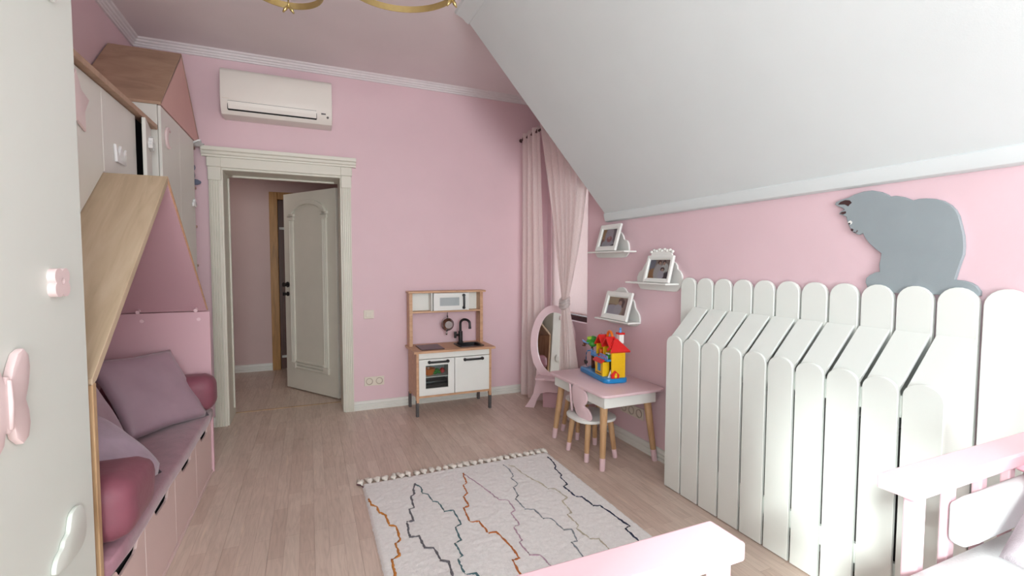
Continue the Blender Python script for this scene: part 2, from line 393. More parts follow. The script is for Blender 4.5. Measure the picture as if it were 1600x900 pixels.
for x0, x1, z0, z1 in ((XL, RX0, -0.01, 3.05), (RX1, XR+0.14, -0.01, 3.05), (RX0, RX1, -0.01, RZ0), (RX0, RX1, RZ1, 3.05)): box(bm, x0, x1, YR-0.15, YR, z0, z1)
struct('wall_rear', bm, 'pink_wall', 'pink wall with a wide window behind the camera')
win = thing('window_2', 'wide white window behind the camera', None, (RX0, YR-0.08, RZ0), kind='structure')
bm = BM()
for x0, x1, z0, z1 in ((RX0, RX1, RZ0, RZ0+0.06), (RX0, RX1, RZ1-0.06, RZ1), (RX0, RX0+0.06, RZ0, RZ1), (RX1-0.06, RX1, RZ0, RZ1), (0.22, 0.28, RZ0, RZ1)): box(bm, x0, x1, YR-0.11, YR-0.05, z0, z1, 0.004)
obj('window_frame', bm, 'white', win)
bm = BM(); box(bm, RX0+0.05, RX1-0.05, YR-0.083, YR-0.077, RZ0+0.05, RZ1-0.05); obj('pane', bm, 'glass', win)
win = thing('window_3', 'white window in the left wall behind the camera', None, (XL-0.06, LY0, LZ0), kind='structure')
bm = BM()
for y0, y1, z0, z1 in ((LY0, LY1, LZ0, LZ0+0.05), (LY0, LY1, LZ1-0.05, LZ1), (LY0, LY0+0.05, LZ0, LZ1), (LY1-0.05, LY1, LZ0, LZ1)): box(bm, XL-0.09, XL-0.03, y0, y1, z0, z1, 0.004)
obj('window_frame', bm, 'white', win)
bm = BM(); box(bm, XL-0.063, XL-0.057, LY0+0.04, LY1-0.04, LZ0+0.04, LZ1-0.04); obj('pane', bm, 'glass', win)
bm = BM(); prism(bm, [(XL, -3.4), (0.98, -3.4), (0.98, 3.15), (XN+0.16, 3.15), (XN+0.16, YB), (XL, YB)], 'z', ZC, ZC+0.1)
struct('ceiling', bm, 'ceiling', 'flat pale ceiling over the back of the room')
bm = BM(); prism(bm, [(0.98, 3.05), (2.20, 1.695), (2.34, 1.695), (2.34, 3.2), (0.98, 3.2)], 'y', -3.4, 3.15)
struct('ceiling_slope', bm, 'slope', 'large white sloped ceiling under the roof')
# trims
def profile_run(name, label, prof, axis, a0, a1, m='trim'):
    bm = BM(); prism(bm, prof, axis, a0, a1); return struct(name, bm, m, label, smooth='auto')
cp = [(0, 0), (0.012, 0), (0.014, 0.012), (0.022, 0.016), (0.024, 0.028), (0.034, 0.034), (0.037, 0.046), (0.050, 0.052), (0.055, 0.062), (0, 0.062)]
profile_run('trim_1', 'stepped white cornice along the top of the back wall', [(YB-a, ZC-0.062+b) for a, b in cp], 'x', XL, 2.30, 'cornice')
profile_run('trim_2', 'stepped white cornice along the top of the left wall', [(XL+a, ZC-0.062+b) for a, b in cp], 'y', -3.2, YB, 'cornice')
profile_run('trim_3', 'rounded white bead along the foot of the sloped ceiling', [(2.21, 1.684), (2.176, 1.684), (2.164, 1.690), (2.158, 1.702), (2.152, 1.722), (2.148, 1.742), (2.156, 1.756), (2.21, 1.756)], 'y', -3.2, 3.162, 'slope')
profile_run('trim_4', 'small white moulding where the slope meets the flat ceiling', [(0.93, 3.055), (0.94, 3.035), (0.955, 3.03), (0.99, 3.015), (1.01, 2.995), (1.03, 2.985), (1.05, 3.0), (1.03, 3.055)], 'y', -3.2, 3.158, 'slope')
bp = [(0, 0), (0.016, 0), (0.018, 0.010), (0.018, 0.020), (0.013, 0.023), (0.013, 0.027), (0.018, 0.031), (0.018, 0.047), (0.013, 0.050), (0.013, 0.054), (0.017, 0.058), (0.017, 0.072), (0.010, 0.082), (0, 0.084)]
profile_run('baseboard_back', 'fluted white baseboard along the back wall right of the door', [(YB-a, b) for a, b in bp], 'x', 0.357, XN)
profile_run('baseboard_back_left', 'fluted white baseboard along the back wall left of the door', [(YB-a, b) for a, b in bp], 'x', XL, -0.73)
profile_run('baseboard_right', 'fluted white baseboard along the right wall', [(XR-a, b) for a, b in bp], 'y', -3.2, 3.47)
# dormer window
win = thing('window_1', 'dormer window behind a pink blind and sheer curtains', None, (XN+0.08, (WY0+WY1)/2, WZ0), kind='structure')
bm = BM()
for y0, y1, z0, z1 in ((WY0, WY1, WZ0, WZ0+0.05), (WY0, WY1, WZ1-0.05, WZ1), (WY0, WY0+0.05, WZ0, WZ1), (WY1-0.05, WY1, WZ0, WZ1)): box(bm, XN+0.05, XN+0.11, y0, y1, z0, z1, 0.004)
obj('window_frame', bm, 'brown_paint', win, label='dark brown frame')
bm = BM(); box(bm, XN+0.078, XN+0.082, WY0+0.04, WY1-0.04, WZ0+0.04, WZ1-0.04); obj('pane', bm, 'glass', win)
bm = BM(); box(bm, XN+0.012, XN+0.018, WY0+0.005, WY1-0.005, WZ0+0.075, WZ1-0.01)
cyl(bm, (XN+0.015, WY0+0.005, WZ0+0.075), (XN+0.015, WY1-0.005, WZ0+0.075), 0.008)
mono('roller_blind', bm, 'blind', 'pink roller blind drawn down in the dormer window', 'blind')

# ------------------------------------------------------------------ hall behind the door
bm = BM(); box(bm, -1.6, -0.445, 6.63, 6.75, -0.01, 2.75); box(bm, -0.445, 1.6, 6.63, 6.75, 2.24, 2.75); box(bm, 0.55, 1.6, 6.63, 6.75, -0.01, 2.24)
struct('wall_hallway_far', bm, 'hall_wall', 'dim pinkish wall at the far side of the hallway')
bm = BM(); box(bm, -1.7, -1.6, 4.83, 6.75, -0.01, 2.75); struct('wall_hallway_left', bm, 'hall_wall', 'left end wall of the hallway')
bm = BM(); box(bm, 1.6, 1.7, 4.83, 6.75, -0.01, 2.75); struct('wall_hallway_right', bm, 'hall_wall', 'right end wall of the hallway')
bm = BM(); box(bm, -1.7, 1.7, 4.83, 6.75, 2.68, 2.78); struct('ceiling_hallway', bm, 'ceiling', 'hallway ceiling seen through the doorway')
profile_run('baseboard_hallway', 'white baseboard at the far side of the hallway', [(6.63-a, b*1.1) for a, b in bp], 'x', -1.6, -0.445)
bm = BM(); prism(bm, [(DX0, 4.825), (DX1, 4.825), (DX1, 4.845), (DX0, 4.845)], 'z', 0.0, 0.003); struct('trim_5', bm, 'oak', 'thin wooden threshold strip in the doorway')
d2 = thing('door_2', 'golden wooden door frame across the hallway', None, (0, 6.63, 0), kind='structure')
bm = BM(); box(bm, -0.445, -0.352, 6.605, 6.72, 0, 2.24, 0.004); obj('casing', bm, 'hallwood', d2)
bm = BM(); box(bm, -0.352, 0.55, 6.605, 6.72, 2.15, 2.24, 0.004); obj('casing', bm, 'hallwood', d2)
bm = BM(); box(bm, -0.352, 0.55, 6.69, 6.73, 0, 2.15); obj('door_leaf', bm, 'hallwood2', d2)
for z in (0.14, 1.78):
    bm = BM(); box(bm, -0.34, 0.54, 6.675, 6.692, z, z+0.03, 0.003); obj('rail', bm, 'trim', d2, label='pale rail')

# ------------------------------------------------------------------ door_1: casing, jamb, leaf
d1 = thing('door_1', 'cream panelled door standing open into the hallway in a fluted white frame', None, ((DX0+DX1)/2, YB, 0), kind='structure')
def flute(x0, x1):
    pts = [(x0, YB), (x0, YB-0.02)]; n = 4; wd = (x1-x0-0.016)/n
    for i in range(n):
        a = x0+0.008+i*wd
        pts += [(a, YB-0.024), (a+wd*0.18, YB-0.024), (a+wd*0.3, YB-0.014), (a+wd*0.7, YB-0.014), (a+wd*0.82, YB-0.024)]
    return pts + [(x1-0.008, YB-0.024), (x1, YB-0.02), (x1, YB)]
for x0, x1 in ((-0.73, DX0), (DX1, 0.355)):
    bm = BM(); prism(bm, flute(x0, x1), 'z', 0.0, 2.02); box(bm, x0-0.004, x1+0.004, YB-0.028, YB, 2.02, DZ, 0.003)
    obj('casing', bm, 'door', d1, smooth='auto')
bm = BM(); box(bm, -0.735, 0.36, YB-0.027, YB, DZ, 2.205, 0.003)
for x0, x1 in ((-0.74, -0.64), (0.27, 0.365)): box(bm, x0, x1, YB-0.034, YB, DZ+0.002, 2.200, 0.003)
obj('head_board', bm, 'door', d1)
bm = BM()
cap = [(YB, 2.205), (YB-0.034, 2.205), (YB-0.036, 2.218), (YB-0.046, 2.226), (YB-0.050, 2.244), (YB-0.062, 2.252), (YB-0.066, 2.270), (YB-0.066, 2.280), (YB, 2.280)]
prism(bm, cap, 'x', -0.772, 0.398); obj('cornice', bm, 'door', d1, smooth='auto')
bm = BM(); box(bm, DX0-0.005, DX0+0.014, YB-0.005, 4.84, 0, DZ-0.01, 0.003); box(bm, DX1-0.014, DX1+0.005, YB-0.005, 4.84, 0, DZ-0.01, 0.003)
box(bm, DX0-0.005, DX1+0.005, YB-0.005, 4.84, DZ-0.018, DZ+0.005, 0.003)
box(bm, DX0+0.014, DX0+0.026, 4.72, 4.745, 0.08, 2.08, 0.003); box(bm, DX0+0.05, DX1-0.05, 4.72, 4.745, DZ-0.034, DZ-0.018, 0.003)
obj('jamb', bm, 'door', d1)
hx, hy = 0.262, 4.92; ang = math.atan2(5.66-hy, -0.235-hx); LW = 0.875
LM = Matrix.Translation((hx, hy, 0)) @ Matrix.Rotation(ang, 4, 'Z')     # local x runs from the hinge to the free edge, +y side faces the room
def lbox(bm, x0, x1, y0, y1, z0, z1, bev=0.0): box(bm, x0, x1, y0, y1, z0, z1, bev, mx=LM)
bm = BM(); lbox(bm, 0.0, LW, -0.02, 0.02, 0.012, 2.085, 0.003); leaf = obj('door_leaf', bm, 'door', d1)
fy = 0.02   # face seen from the room
def lprism(bm, pts, y0, y1, bev=0.003): prism(bm, pts, 'y', y0, y1, bev, mx=LM)
for xc in (0.17, LW-0.15):                                        # fluted pilasters
    bm = BM()
    for i in (-1, 0, 1): lbox(bm, xc+i*0.026-0.009, xc+i*0.026+0.009, fy-0.002, fy+0.020, 0.30, 1.80, 0.005)
    lbox(bm, xc-0.045, xc+0.045, fy-0.002, fy+0.022, 0.235, 0.30, 0.006); lbox(bm, xc-0.045, xc+0.045, fy-0.002, fy+0.018, 1.80, 1.84, 0.005)
    lbox(bm, xc-0.055, xc+0.055, fy-0.002, fy+0.026, 1.84, 1.87, 0.005)
    obj('pilaster', bm, 'door', leaf)
bm = BM(); xa, xb = 0.17, LW-0.15; xc = (xa+xb)/2; hw = (xb-xa)/2
out = circle(xc, 1.84, hw+0.03, 0.16, 0, 180, 20, True); inn = circle(xc, 1.84, hw-0.02, 0.115, 180, 0, 20, True)
lprism(bm, out+inn, fy-0.002, fy+0.026); obj('arch_moulding', bm, 'door', leaf, smooth='auto')
bm = BM()
for z in (0.24, 0.275, 0.305): lbox(bm, xa+0.04, xb-0.04, fy-0.002, fy+0.020, z, z+0.022, 0.006)
obj('bottom_moulding', bm, 'door', leaf)
for z, r in ((1.125, 0.026), (1.025, 0.020)):
    bm = BM(); c = LM @ Vector((LW-0.055, fy, z)); dn = (LM.to_3x3() @ Vector((0, 1, 0)))
    cyl(bm, c, c+dn*0.008, r+0.004, n=20); cyl(bm, c+dn*0.008, c+dn*0.03, 0.010, n=12); cyl(bm, c+dn*0.03, c+dn*0.052, r*0.8, r, 20)
    obj('knob' if z > 1.1 else 'lock', bm, 'black', leaf, smooth='auto', label='black knob' if z > 1.1 else 'black lock turn')
# ================================================================== LEFT WALL: wardrobe, playhouse nook, cabinets
def shape_part(name, pts, x0, x1, m, parent, label=None, bev=0.004):
    bm = BM(); prism(bm, pts, 'x', x0, x1, bev, seg=2); return obj(name, bm, m, parent, smooth='auto', label=label)
FX = -0.60
wd = thing('wardrobe', 'tall pale wardrobe with butterfly and flower knobs, nearest on the left wall', 'wardrobe', (-0.9, 0.95, 0))
bm = BM(); box(bm, XL+0.01, FX-0.022, -0.05, 1.742, 0.0, 2.78, 0.002); obj('carcass', bm, 'wardrobe', wd)
for y0, y1 in ((1.146, 1.742), (0.546, 1.142), (-0.05, 0.542)):
    bm = BM(); box(bm, FX-0.020, FX, y0, y1, 0.06, 2.78, 0.003); obj('door', bm, 'wardrobe', wd)
bm = BM(); box(bm, FX-0.05, FX-0.02, -0.05, 1.742, 0.0, 0.06); obj('plinth', bm, 'wardrobe', wd)
# flower knob with a hole
def petals(cy, cz, d, r, n, rot, sy=1.0, k=72):
    pts = []
    for i in range(k):
        t = 2*math.pi*i/k; best = 0
        for q in range(n):
            ph = t-R(rot)-2*math.pi*q/n; h = r*r-(d*math.sin(ph))**2
            if h > 0: best = max(best, d*math.cos(ph)+math.sqrt(h))
        pts.append((cy+sy*best*math.cos(t), cz+best*math.sin(t)))
    return pts
fl = petals(1.570, 1.300, 0.0225, 0.0205, 4, 45, 1.08)
hole = [(1.572+0.008*math.cos(2*math.pi*i/72), 1.303+0.009*math.sin(2*math.pi*i/72)) for i in range(72)]
bm = BM(); ring(bm, fl, hole, 'x', FX, FX+0.017)
obj('flower_knob', bm, 'pink_knob', wd, smooth='auto', label='pink flower knob')
wing = [(0.004, -0.055), (0.012, -0.045), (0.022, -0.072), (0.045, -0.088), (0.066, -0.080), (0.076, -0.055), (0.072, -0.030), (0.062, -0.008), (0.076, 0.018), (0.084, 0.048), (0.080, 0.072), (0.062, 0.086), (0.040, 0.080), (0.020, 0.055), (0.010, 0.035), (0.004, 0.045)]
bfly = [(1.313+a*1.05, 1.058+b*1.2) for a, b in wing] + [(1.313-a*1.05, 1.058+b*1.2) for a, b in reversed(wing)]
shape_part('butterfly_knob', bfly, FX, FX+0.017, 'pink_knob', wd, 'pink butterfly knob')
bm = BM(); tube(bm, [(FX+0.017, 1.313, 1.00), (FX+0.019, 1.313, 1.055), (FX+0.017, 1.313, 1.105)], 0.005, 8); obj('butterfly_body', bm, 'pink_knob', wd, smooth=True)
cloud = lambda cy, cz, s: [(cy+s*a, cz+s*b) for a, b in [(-1, -.5), (-1.1, -.2), (-.95, .1), (-.65, .2), (-.55, .5), (-.2, .68), (.15, .6), (.35, .35), (.7, .35), (1.0, .05), (1.0, -.3), (.85, -.5)]]
shape_part('cloud_knob', smooth_close([(1.602, .690), (1.580, .684), (1.568, .664), (1.560, .645), (1.536, .636), (1.524, .622), (1.500, .614), (1.482, .594), (1.488, .574), (1.54, .566), (1.62, .568), (1.655, .592), (1.66, .635), (1.645, .674), (1.625, .688)], 3), FX, FX+0.012, 'wardrobe', wd, 'white cloud knob low on the door')
shape_part('cloud_knob', cloud(1.57, 2.045, 0.05), FX, FX+0.014, 'white_gloss', wd, 'glossy white cloud knob')

# --- playhouse nook
TY0, TY1, TYM, TZE, TZA = 1.770, 3.530, 2.681, 1.030, 1.755
SL = (TZA-TZE)/(TYM-1.80)
slope_z = lambda y: TZA-abs(y-TYM)*SL
nk = thing('playhouse_nook', 'house-shaped reading nook of pink panels and oak boards with a drawer bench', 'playhouse', (-0.9, 2.65, 0))
th = 0.026
bm = BM(); prism(bm, [(TYM, TZA), (TY0, slope_z(TY0)), (TY0, slope_z(TY0)-0.02), (TY0+th+0.004, slope_z(TY0)-0.012), (TYM, TZA-th*1.35)], 'x', XL+0.01, FX, 0.0015)
obj('roof_board', bm, 'oak_slope', nk, label='oak roof board on the near slope')
bm = BM(); prism(bm, [(TYM, TZA), (TYM, TZA-th*1.35), (TY1-th, slope_z(TY1)-0.006), (TY1, slope_z(TY1)-0.012), (TY1, slope_z(TY1))], 'x', XL+0.01, FX-0.004, 0.0)
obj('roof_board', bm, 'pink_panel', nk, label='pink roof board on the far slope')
bm = BM(); prism(bm, [(TYM, TZA+0.001), (TYM, TZA-0.020), (TY1-0.012, slope_z(TY1)-0.004), (TY1, slope_z(TY1)+0.001)], 'x', FX-0.004, FX); obj('edge_strip', bm, 'birch', nk, label='thin wooden edge of the far slope')
bm = BM(); box(bm, XL+0.01, FX, TY0, TY0+th, 0.0, slope_z(TY0)-0.016, 0.002); obj('side_panel', bm, 'oak', nk, label='oak side panel beside the wardrobe')
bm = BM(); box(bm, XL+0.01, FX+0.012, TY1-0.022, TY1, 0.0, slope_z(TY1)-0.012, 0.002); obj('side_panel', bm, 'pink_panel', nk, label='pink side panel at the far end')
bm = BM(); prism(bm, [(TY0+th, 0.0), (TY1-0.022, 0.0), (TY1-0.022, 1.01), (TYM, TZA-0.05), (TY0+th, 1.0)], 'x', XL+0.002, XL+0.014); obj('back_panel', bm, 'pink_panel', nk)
for x, z in ((-0.942, 1.057), (-0.651, 1.058), (-0.940, 0.998), (-0.648, 0.997)):
    bm = BM()
    if z > 1.03:
        y = TY1-0.022-(z-1.01)/SL*1.0; cyl(bm, (x, y-0.012, z), (x, y+0.012, z+0.006), 0.011, n=14)
    else: cyl(bm, (x, TY1-0.027, z), (x, TY1-0.02, z), 0.011, n=14)
    obj('screw_cap', bm, 'pink_lacquer', nk, smooth='auto')
bm = BM(); box(bm, XL+0.02, FX-0.020, TY0+th, TY1-0.022, 0.0, 0.335); obj('bench_box', bm, 'dark', nk, label='bench box in near-black painted shade')  # solid box, shade behind the drawer cutouts is in its colour
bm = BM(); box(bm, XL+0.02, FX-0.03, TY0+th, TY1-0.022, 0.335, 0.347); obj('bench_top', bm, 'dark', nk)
for y in (2.180, 2.620, 3.062):
    bm = BM(); box(bm, FX-0.010, FX-0.001, y-0.003, y+0.003, 0.02, 0.345); obj('seam_strip', bm, 'white', nk, label='pale edge strip')
seams = [1.798, 2.180, 2.620, 3.062, 3.506]
for y0, y1 in zip(seams, seams[1:]):
    ym = y0+(y1-y0)*0.52; hw = 0.125
    pts = [(y0+0.003, 0.02), (y1-0.003, 0.02), (y1-0.003, 0.345), (ym+hw, 0.345), (ym+hw*0.86, 0.338), (ym+hw*0.66, 0.306), (ym+hw*0.5, 0.300), (ym-hw*0.5, 0.300), (ym-hw*0.66, 0.306), (ym-hw*0.86, 0.338), (ym-hw, 0.345), (y0+0.003, 0.345)]
    bm = BM(); prism(bm, pts, 'x', FX-0.010, FX, 0.001); obj('drawer_front', bm, 'pink_front', nk)
bm = BM(); box(bm, FX-0.02, FX+0.006, TY0+th, TY1-0.022, 0.0, 0.018, 0.002); obj('plinth', bm, 'pink_front', nk)

# --- soft things in the nook
def soft_box(x0, x1, y0, y1, z0, z1, r, wob=0.004, seed=1):
    bm = BM(); vs = box(bm, x0, x1, y0, y1, z0, z1)
    bmesh.ops.subdivide_edges(bm, edges=bm.edges[:], cuts=9, use_grid_fill=True)
    rnd = random.Random(seed); ph = [rnd.uniform(0, 6) for _ in range(6)]
    lo, hi = Vector((x0+r, y0+r, z0+r)), Vector((x1-r, y1-r, z1-r))
    for v in bm.verts:
        p = v.co; q = Vector([min(max(p[i], min(lo[i], hi[i])), max(lo[i], hi[i])) for i in range(3)]); d = p-q
        if d.length > 1e-6: v.co = q+d.normalized()*min(r, d.length)
        v.co += Vector((math.sin(9*p.y+ph[0])*math.sin(13*p.z+ph[1]), math.sin(11*p.x+ph[2])*math.sin(14*p.z+ph[3]), math.sin(8*p.x+ph[4])*math.sin(10*p.y+ph[5])))*wob
    bmesh.ops.recalc_face_normals(bm, faces=bm.faces)
    return bm
mono('bench_cushion', soft_box(XL+0.02, FX+0.022, TY0+th+0.004, TY1-0.026, 0.349, 0.432, 0.03, 0.002, 3), 'purple', 'long flat purple velvet seat pad on the pink drawer bench', 'cushion', smooth=True)
mono('bolster', soft_box(-1.12, -0.548, 3.315, 3.500, 0.436, 0.668, 0.075, 0.005, 5), 'rose', 'rose velvet bolster at the far end of the bench by the doorway', 'bolster', 'velvet bolsters on the bench', smooth=True)
mono('bolster', soft_box(-1.12, -0.540, 1.835, 2.15, 0.436, 0.650, 0.070, 0.006, 8), 'rose', 'rose velvet bolster at the near end of the bench beside the wardrobe', 'bolster', 'velvet bolsters on the bench', smooth=True)
def basis(o, x, y):
    x = Vector(x).normalized(); z = x.cross(Vector(y)).normalized(); y = z.cross(x)
    m = Matrix((x, y, z)).transposed().to_4x4(); m.translation = o; return m
def pillow(name, c, ux, uy, w, h, t, m, label, cat='pillow', group=None, **kw):
    bm = BM(); cushion(bm, w, h, t, basis(Vector(c), ux, uy), **kw); return mono(name, bm, m, label, cat, group, smooth=True)
G = 'loose cushions in the reading nook'
pillow('cushion', (-0.822, 3.192, 0.635), (0.253, 0.391, -0.024), (-0.217, 0.143, 0.363), 0.50, 0.48, 0.12, 'satin', 'large square mauve satin cushion leaning on its edge in the nook', 'cushion', G)
pillow('cushion', (-0.98, 2.68, 0.66), (0.10, 1, 0.0), (-0.45, 0.05, 0.9), 0.46, 0.46, 0.15, 'satin', 'mauve cushion half hidden behind the large square satin one', 'cushion', G)
pillow('cushion', (-0.80, 2.27, 0.580), (0.35, 0.93, 0.0), (-0.75, 0.25, 0.66), 0.40, 0.38, 0.20, 'lilac', 'crumpled pale lilac cushion behind the near rose bolster', 'cushion', G, power=0.3)

# --- house cabinet 1 (flat oak top)
HX = -0.835
c1 = thing('wall_cabinet', 'white cabinet with flat oak top and one door ajar above the nook', 'cabinet', (-1.0, 2.6, 1.1), group='white house cabinets')
HZ = 2.135
y0, y1 = 1.775, 3.40
e = 0.006
bm = BM(); prism(bm, [(y0, slope_z(y0)+e), (TYM, TZA+e), (y1, slope_z(y1)+e), (y1, HZ), (y0, HZ)], 'x', XL+0.01, HX-0.020); obj('body', bm, 'dark', c1, label='body in near-black painted shade behind the doors')  # solid body, shade behind the ajar door is in its colour
def door_poly(a, b, top=HZ-0.003):
    pts = [(a, slope_z(a)+e+0.002)]
    if a < TYM < b: pts.append((TYM, TZA+e+0.002))
    return pts + [(b, slope_z(b)+e+0.002), (b, top), (a, top)]
for a, b in ((y0, 2.228), (2.232, 2.678), (2.682, 3.128)):
    bm = BM(); prism(bm, door_poly(a, b), 'x', HX-0.018, HX, 0.002); obj('door', bm, 'cabinet', c1)
OM = Matrix.Translation((HX-0.004, 3.392, 0)) @ Matrix.Rotation(R(9), 4, 'Z') @ Matrix.Translation((-(HX-0.004), -3.392, 0))
bm = BM(); prism(bm, door_poly(3.140, 3.390), 'x', HX-0.016, HX+0.002, 0.002, mx=OM); obj('door', bm, 'cabinet', c1, label='narrow door standing ajar')
bm = BM(); box(bm, XL+0.01, HX+0.030, y0, 3.415, HZ, HZ+0.028, 0.002); obj('top_board', bm, 'brown_oak', c1, label='oak top board')
star = [(2.405+r*math.cos(t), 1.985+r*math.sin(t)) for r, t in [((0.125 if i % 2 == 0 else 0.075), R(90+36*i)) for i in range(10)]]
shape_part('star_knob', star, HX, HX+0.012, 'pink_knob', c1, 'pink star knob', 0.006)
shape_part('crown_knob', [(2.87+a, 1.865+b) for a, b in [(-.06, -.035), (.06, -.035), (.07, .045), (.03, .0), (0, .05), (-.03, .0), (-.07, .045)]], HX, HX+0.012, 'white_gloss', c1, 'glossy white crown knob', 0.003)
bm = BM(); prism(bm, cloud(3.285, 2.02, 0.06), 'x', HX, HX+0.022, 0.003, mx=OM); obj('cloud_knob', bm, 'white_gloss', c1, smooth='auto', label='glossy white cloud knob')

# --- house cabinet 2 (gabled)
GX = -0.79
c2 = thing('wall_cabinet', 'taller white cabinet with a pink gable and brown pitched roof beside the doorway', 'cabinet', (-1.0, 3.9, 0), group='white house cabinets')
a, b = 3.425, 4.285; EZ = 2.285
bm = BM(); prism(bm, [(a, slope_z(a)+e), (TY1+e, slope_z(TY1)+0.01), (TY1+e, 0.0), (b, 0.0), (b, EZ), (a, EZ)], 'x', XL+0.01, GX-0.018); obj('body', bm, 'cabinet', c2)
for p, q in ((a, 3.852), (3.856, b)):
    pts = [(p, max(slope_z(p), 0)+e) if p < TY1 else (p, 0.05)]
    if p < TY1 < q: pts += [(TY1+e, slope_z(TY1)+0.01), (TY1+e, 0.05)]
    pts += [(q, 0.05), (q, EZ-0.004), (p, EZ-0.004)]
    bm = BM(); prism(bm, pts, 'x', GX-0.016, GX, 0.002); obj('door', bm, 'cabinet', c2)
AY, AZ = 3.965, 2.795
bm = BM(); prism(bm, [(a, EZ), (4.480, EZ), (4.480, EZ+0.02), (AY, AZ-0.012), (a, EZ+0.012)], 'x', GX-0.012, GX+0.004); obj('gable', bm, 'peach', c2, label='pink gable')
bm = BM(); prism(bm, [(a-0.006, EZ), (a-0.006, EZ+0.016), (AY, AZ), (AY, AZ-0.022)], 'x', XL+0.01, GX+0.004, 0.001); obj('roof_board', bm, 'brown_oak', c2, label='brown roof board on the near slope')
bm = BM(); prism(bm, [(4.482, EZ+0.002), (4.482, EZ+0.022), (AY, AZ), (AY, AZ-0.016)], 'x', XL+0.01, GX+0.006, 0.001); obj('roof_board', bm, 'brown_oak', c2, label='brown roof board on the far slope')
crescent = circle(3.55, 2.12, 0.062, 0.066, 60, 300, 20, True) + circle(3.575, 2.12, 0.045, 0.050, 300, 60, 20, True)
shape_part('moon_knob', crescent, GX, GX+0.012, 'pink_knob', c2, 'pink crescent knob', 0.003)
shape_part('cloud_knob', cloud(4.225, 1.80, 0.05), GX, GX+0.014, 'white_gloss', c2, 'glossy white cloud knob')
for z in (1.335, 1.645, 1.95, 2.262):
    bm = BM(); box(bm, XL+0.01, -0.815, b+0.004, YB-0.004, z-0.011, z+0.007, 0.002); obj('shelf', bm, 'brown_oak', c2)
bm = BM(); blob(bm, (-0.86, 4.395, 2.035), (0.055, 0.05, 0.07)); blob(bm, (-0.815, 4.40, 1.985), (0.050, 0.028, 0.024)); blob(bm, (-0.835, 4.39, 2.095), (0.035, 0.03, 0.035))
mono('soft_toy', bm, 'plush', 'grey plush toy with a paw hanging over the narrow shelf by the door', 'soft toy', smooth=True)
bm = BM(); sheet(bm, lambda u, v: (-0.90+0.15*u, 4.31+0.15*v, 2.272+0.014*math.sin(8*u+3*v)*math.sin(5*v+1)+0.016), 10, 10)
o = mono('folded_cloth', bm, 'sheet', 'small white cloth lying on the top shelf under the gable', 'cloth', smooth=True)
md = o.modifiers.new('thick', 'SOLIDIFY'); md.thickness = 0.012

# ================================================================== AIR CONDITIONER
ac = thing('air_conditioner', 'white wall air conditioner high above the doorway', 'air conditioner', (-0.2, YB, 2.66))
ax0, ax1 = -0.607, 0.200
prof = [(YB, 2.512), (YB, 2.868), (4.345, 2.872), (4.312, 2.862), (4.290, 2.835), (4.278, 2.74), (4.272, 2.66), (4.276, 2.60), (4.290, 2.555), (4.322, 2.515), (4.36, 2.506)]
bm = BM(); prism(bm, prof, 'x', ax0, ax1, 0.006, seg=2); obj('body', bm, 'acw', ac, smooth='auto')
def acy(z):
    pts = [(2.835, 4.290), (2.74, 4.278), (2.66, 4.272), (2.60, 4.276), (2.555, 4.290), (2.515, 4.322)]
    for (z1, y1_), (z0, y0_) in zip(pts, pts[1:]):
        if z0 <= z <= z1: return y0_+(y1_-y0_)*(z-z0)/(z1-z0)
    return 4.3
fx0, fx1, fz0, fz1 = -0.556, 0.078, 2.552, 2.607
bm = BM(); prism(bm, [(acy(fz1)-0.003, fz1), (acy(2.58)-0.004, 2.58), (acy(fz0)-0.004, fz0), (acy(fz0)+0.012, fz0), (acy(fz1)+0.012, fz1)], 'x', fx0, fx1, 0.001); obj('louver', bm, 'acw', ac)
bm = BM(); prism(bm, [(acy(fz0)-0.002, fz0-0.001), (acy(fz0-0.010)-0.002, fz0-0.010), (acy(fz0)+0.01, fz0-0.010), (acy(fz0)+0.01, fz0)], 'x', fx0-0.001, fx1+0.001)
for xx in (fx0-0.003, fx1): box(bm, xx, xx+0.003, acy(2.58)-0.003, acy(2.58)+0.006, fz0-0.008, fz1)
box(bm, fx0, fx1, acy(fz1)-0.002, acy(fz1)+0.006, fz1, fz1+0.0025)
obj('slot', bm, 'dark', ac, label='dark air slot')
bm = BM(); box(bm, 0.115, 0.150, acy(2.59)-0.002, acy(2.59)+0.004, 2.585, 2.599); obj('display', bm, 'greyleg', ac, label='small grey display')
bm = BM(); cyl(bm, (0.165, acy(2.57)-0.003, 2.566), (0.165, acy(2.57)+0.004, 2.566), 0.009, n=14); obj('sensor', bm, 'greyleg', ac, label='small grey sensor')
bm = BM()
for i in range(5): box(bm, -0.592+i*0.010, -0.585+i*0.010, acy(2.625)-0.0012, acy(2.625)+0.003, 2.622, 2.628)
obj('mark', bm, 'outlet', ac, label='tiny faint lettering, too small to read')

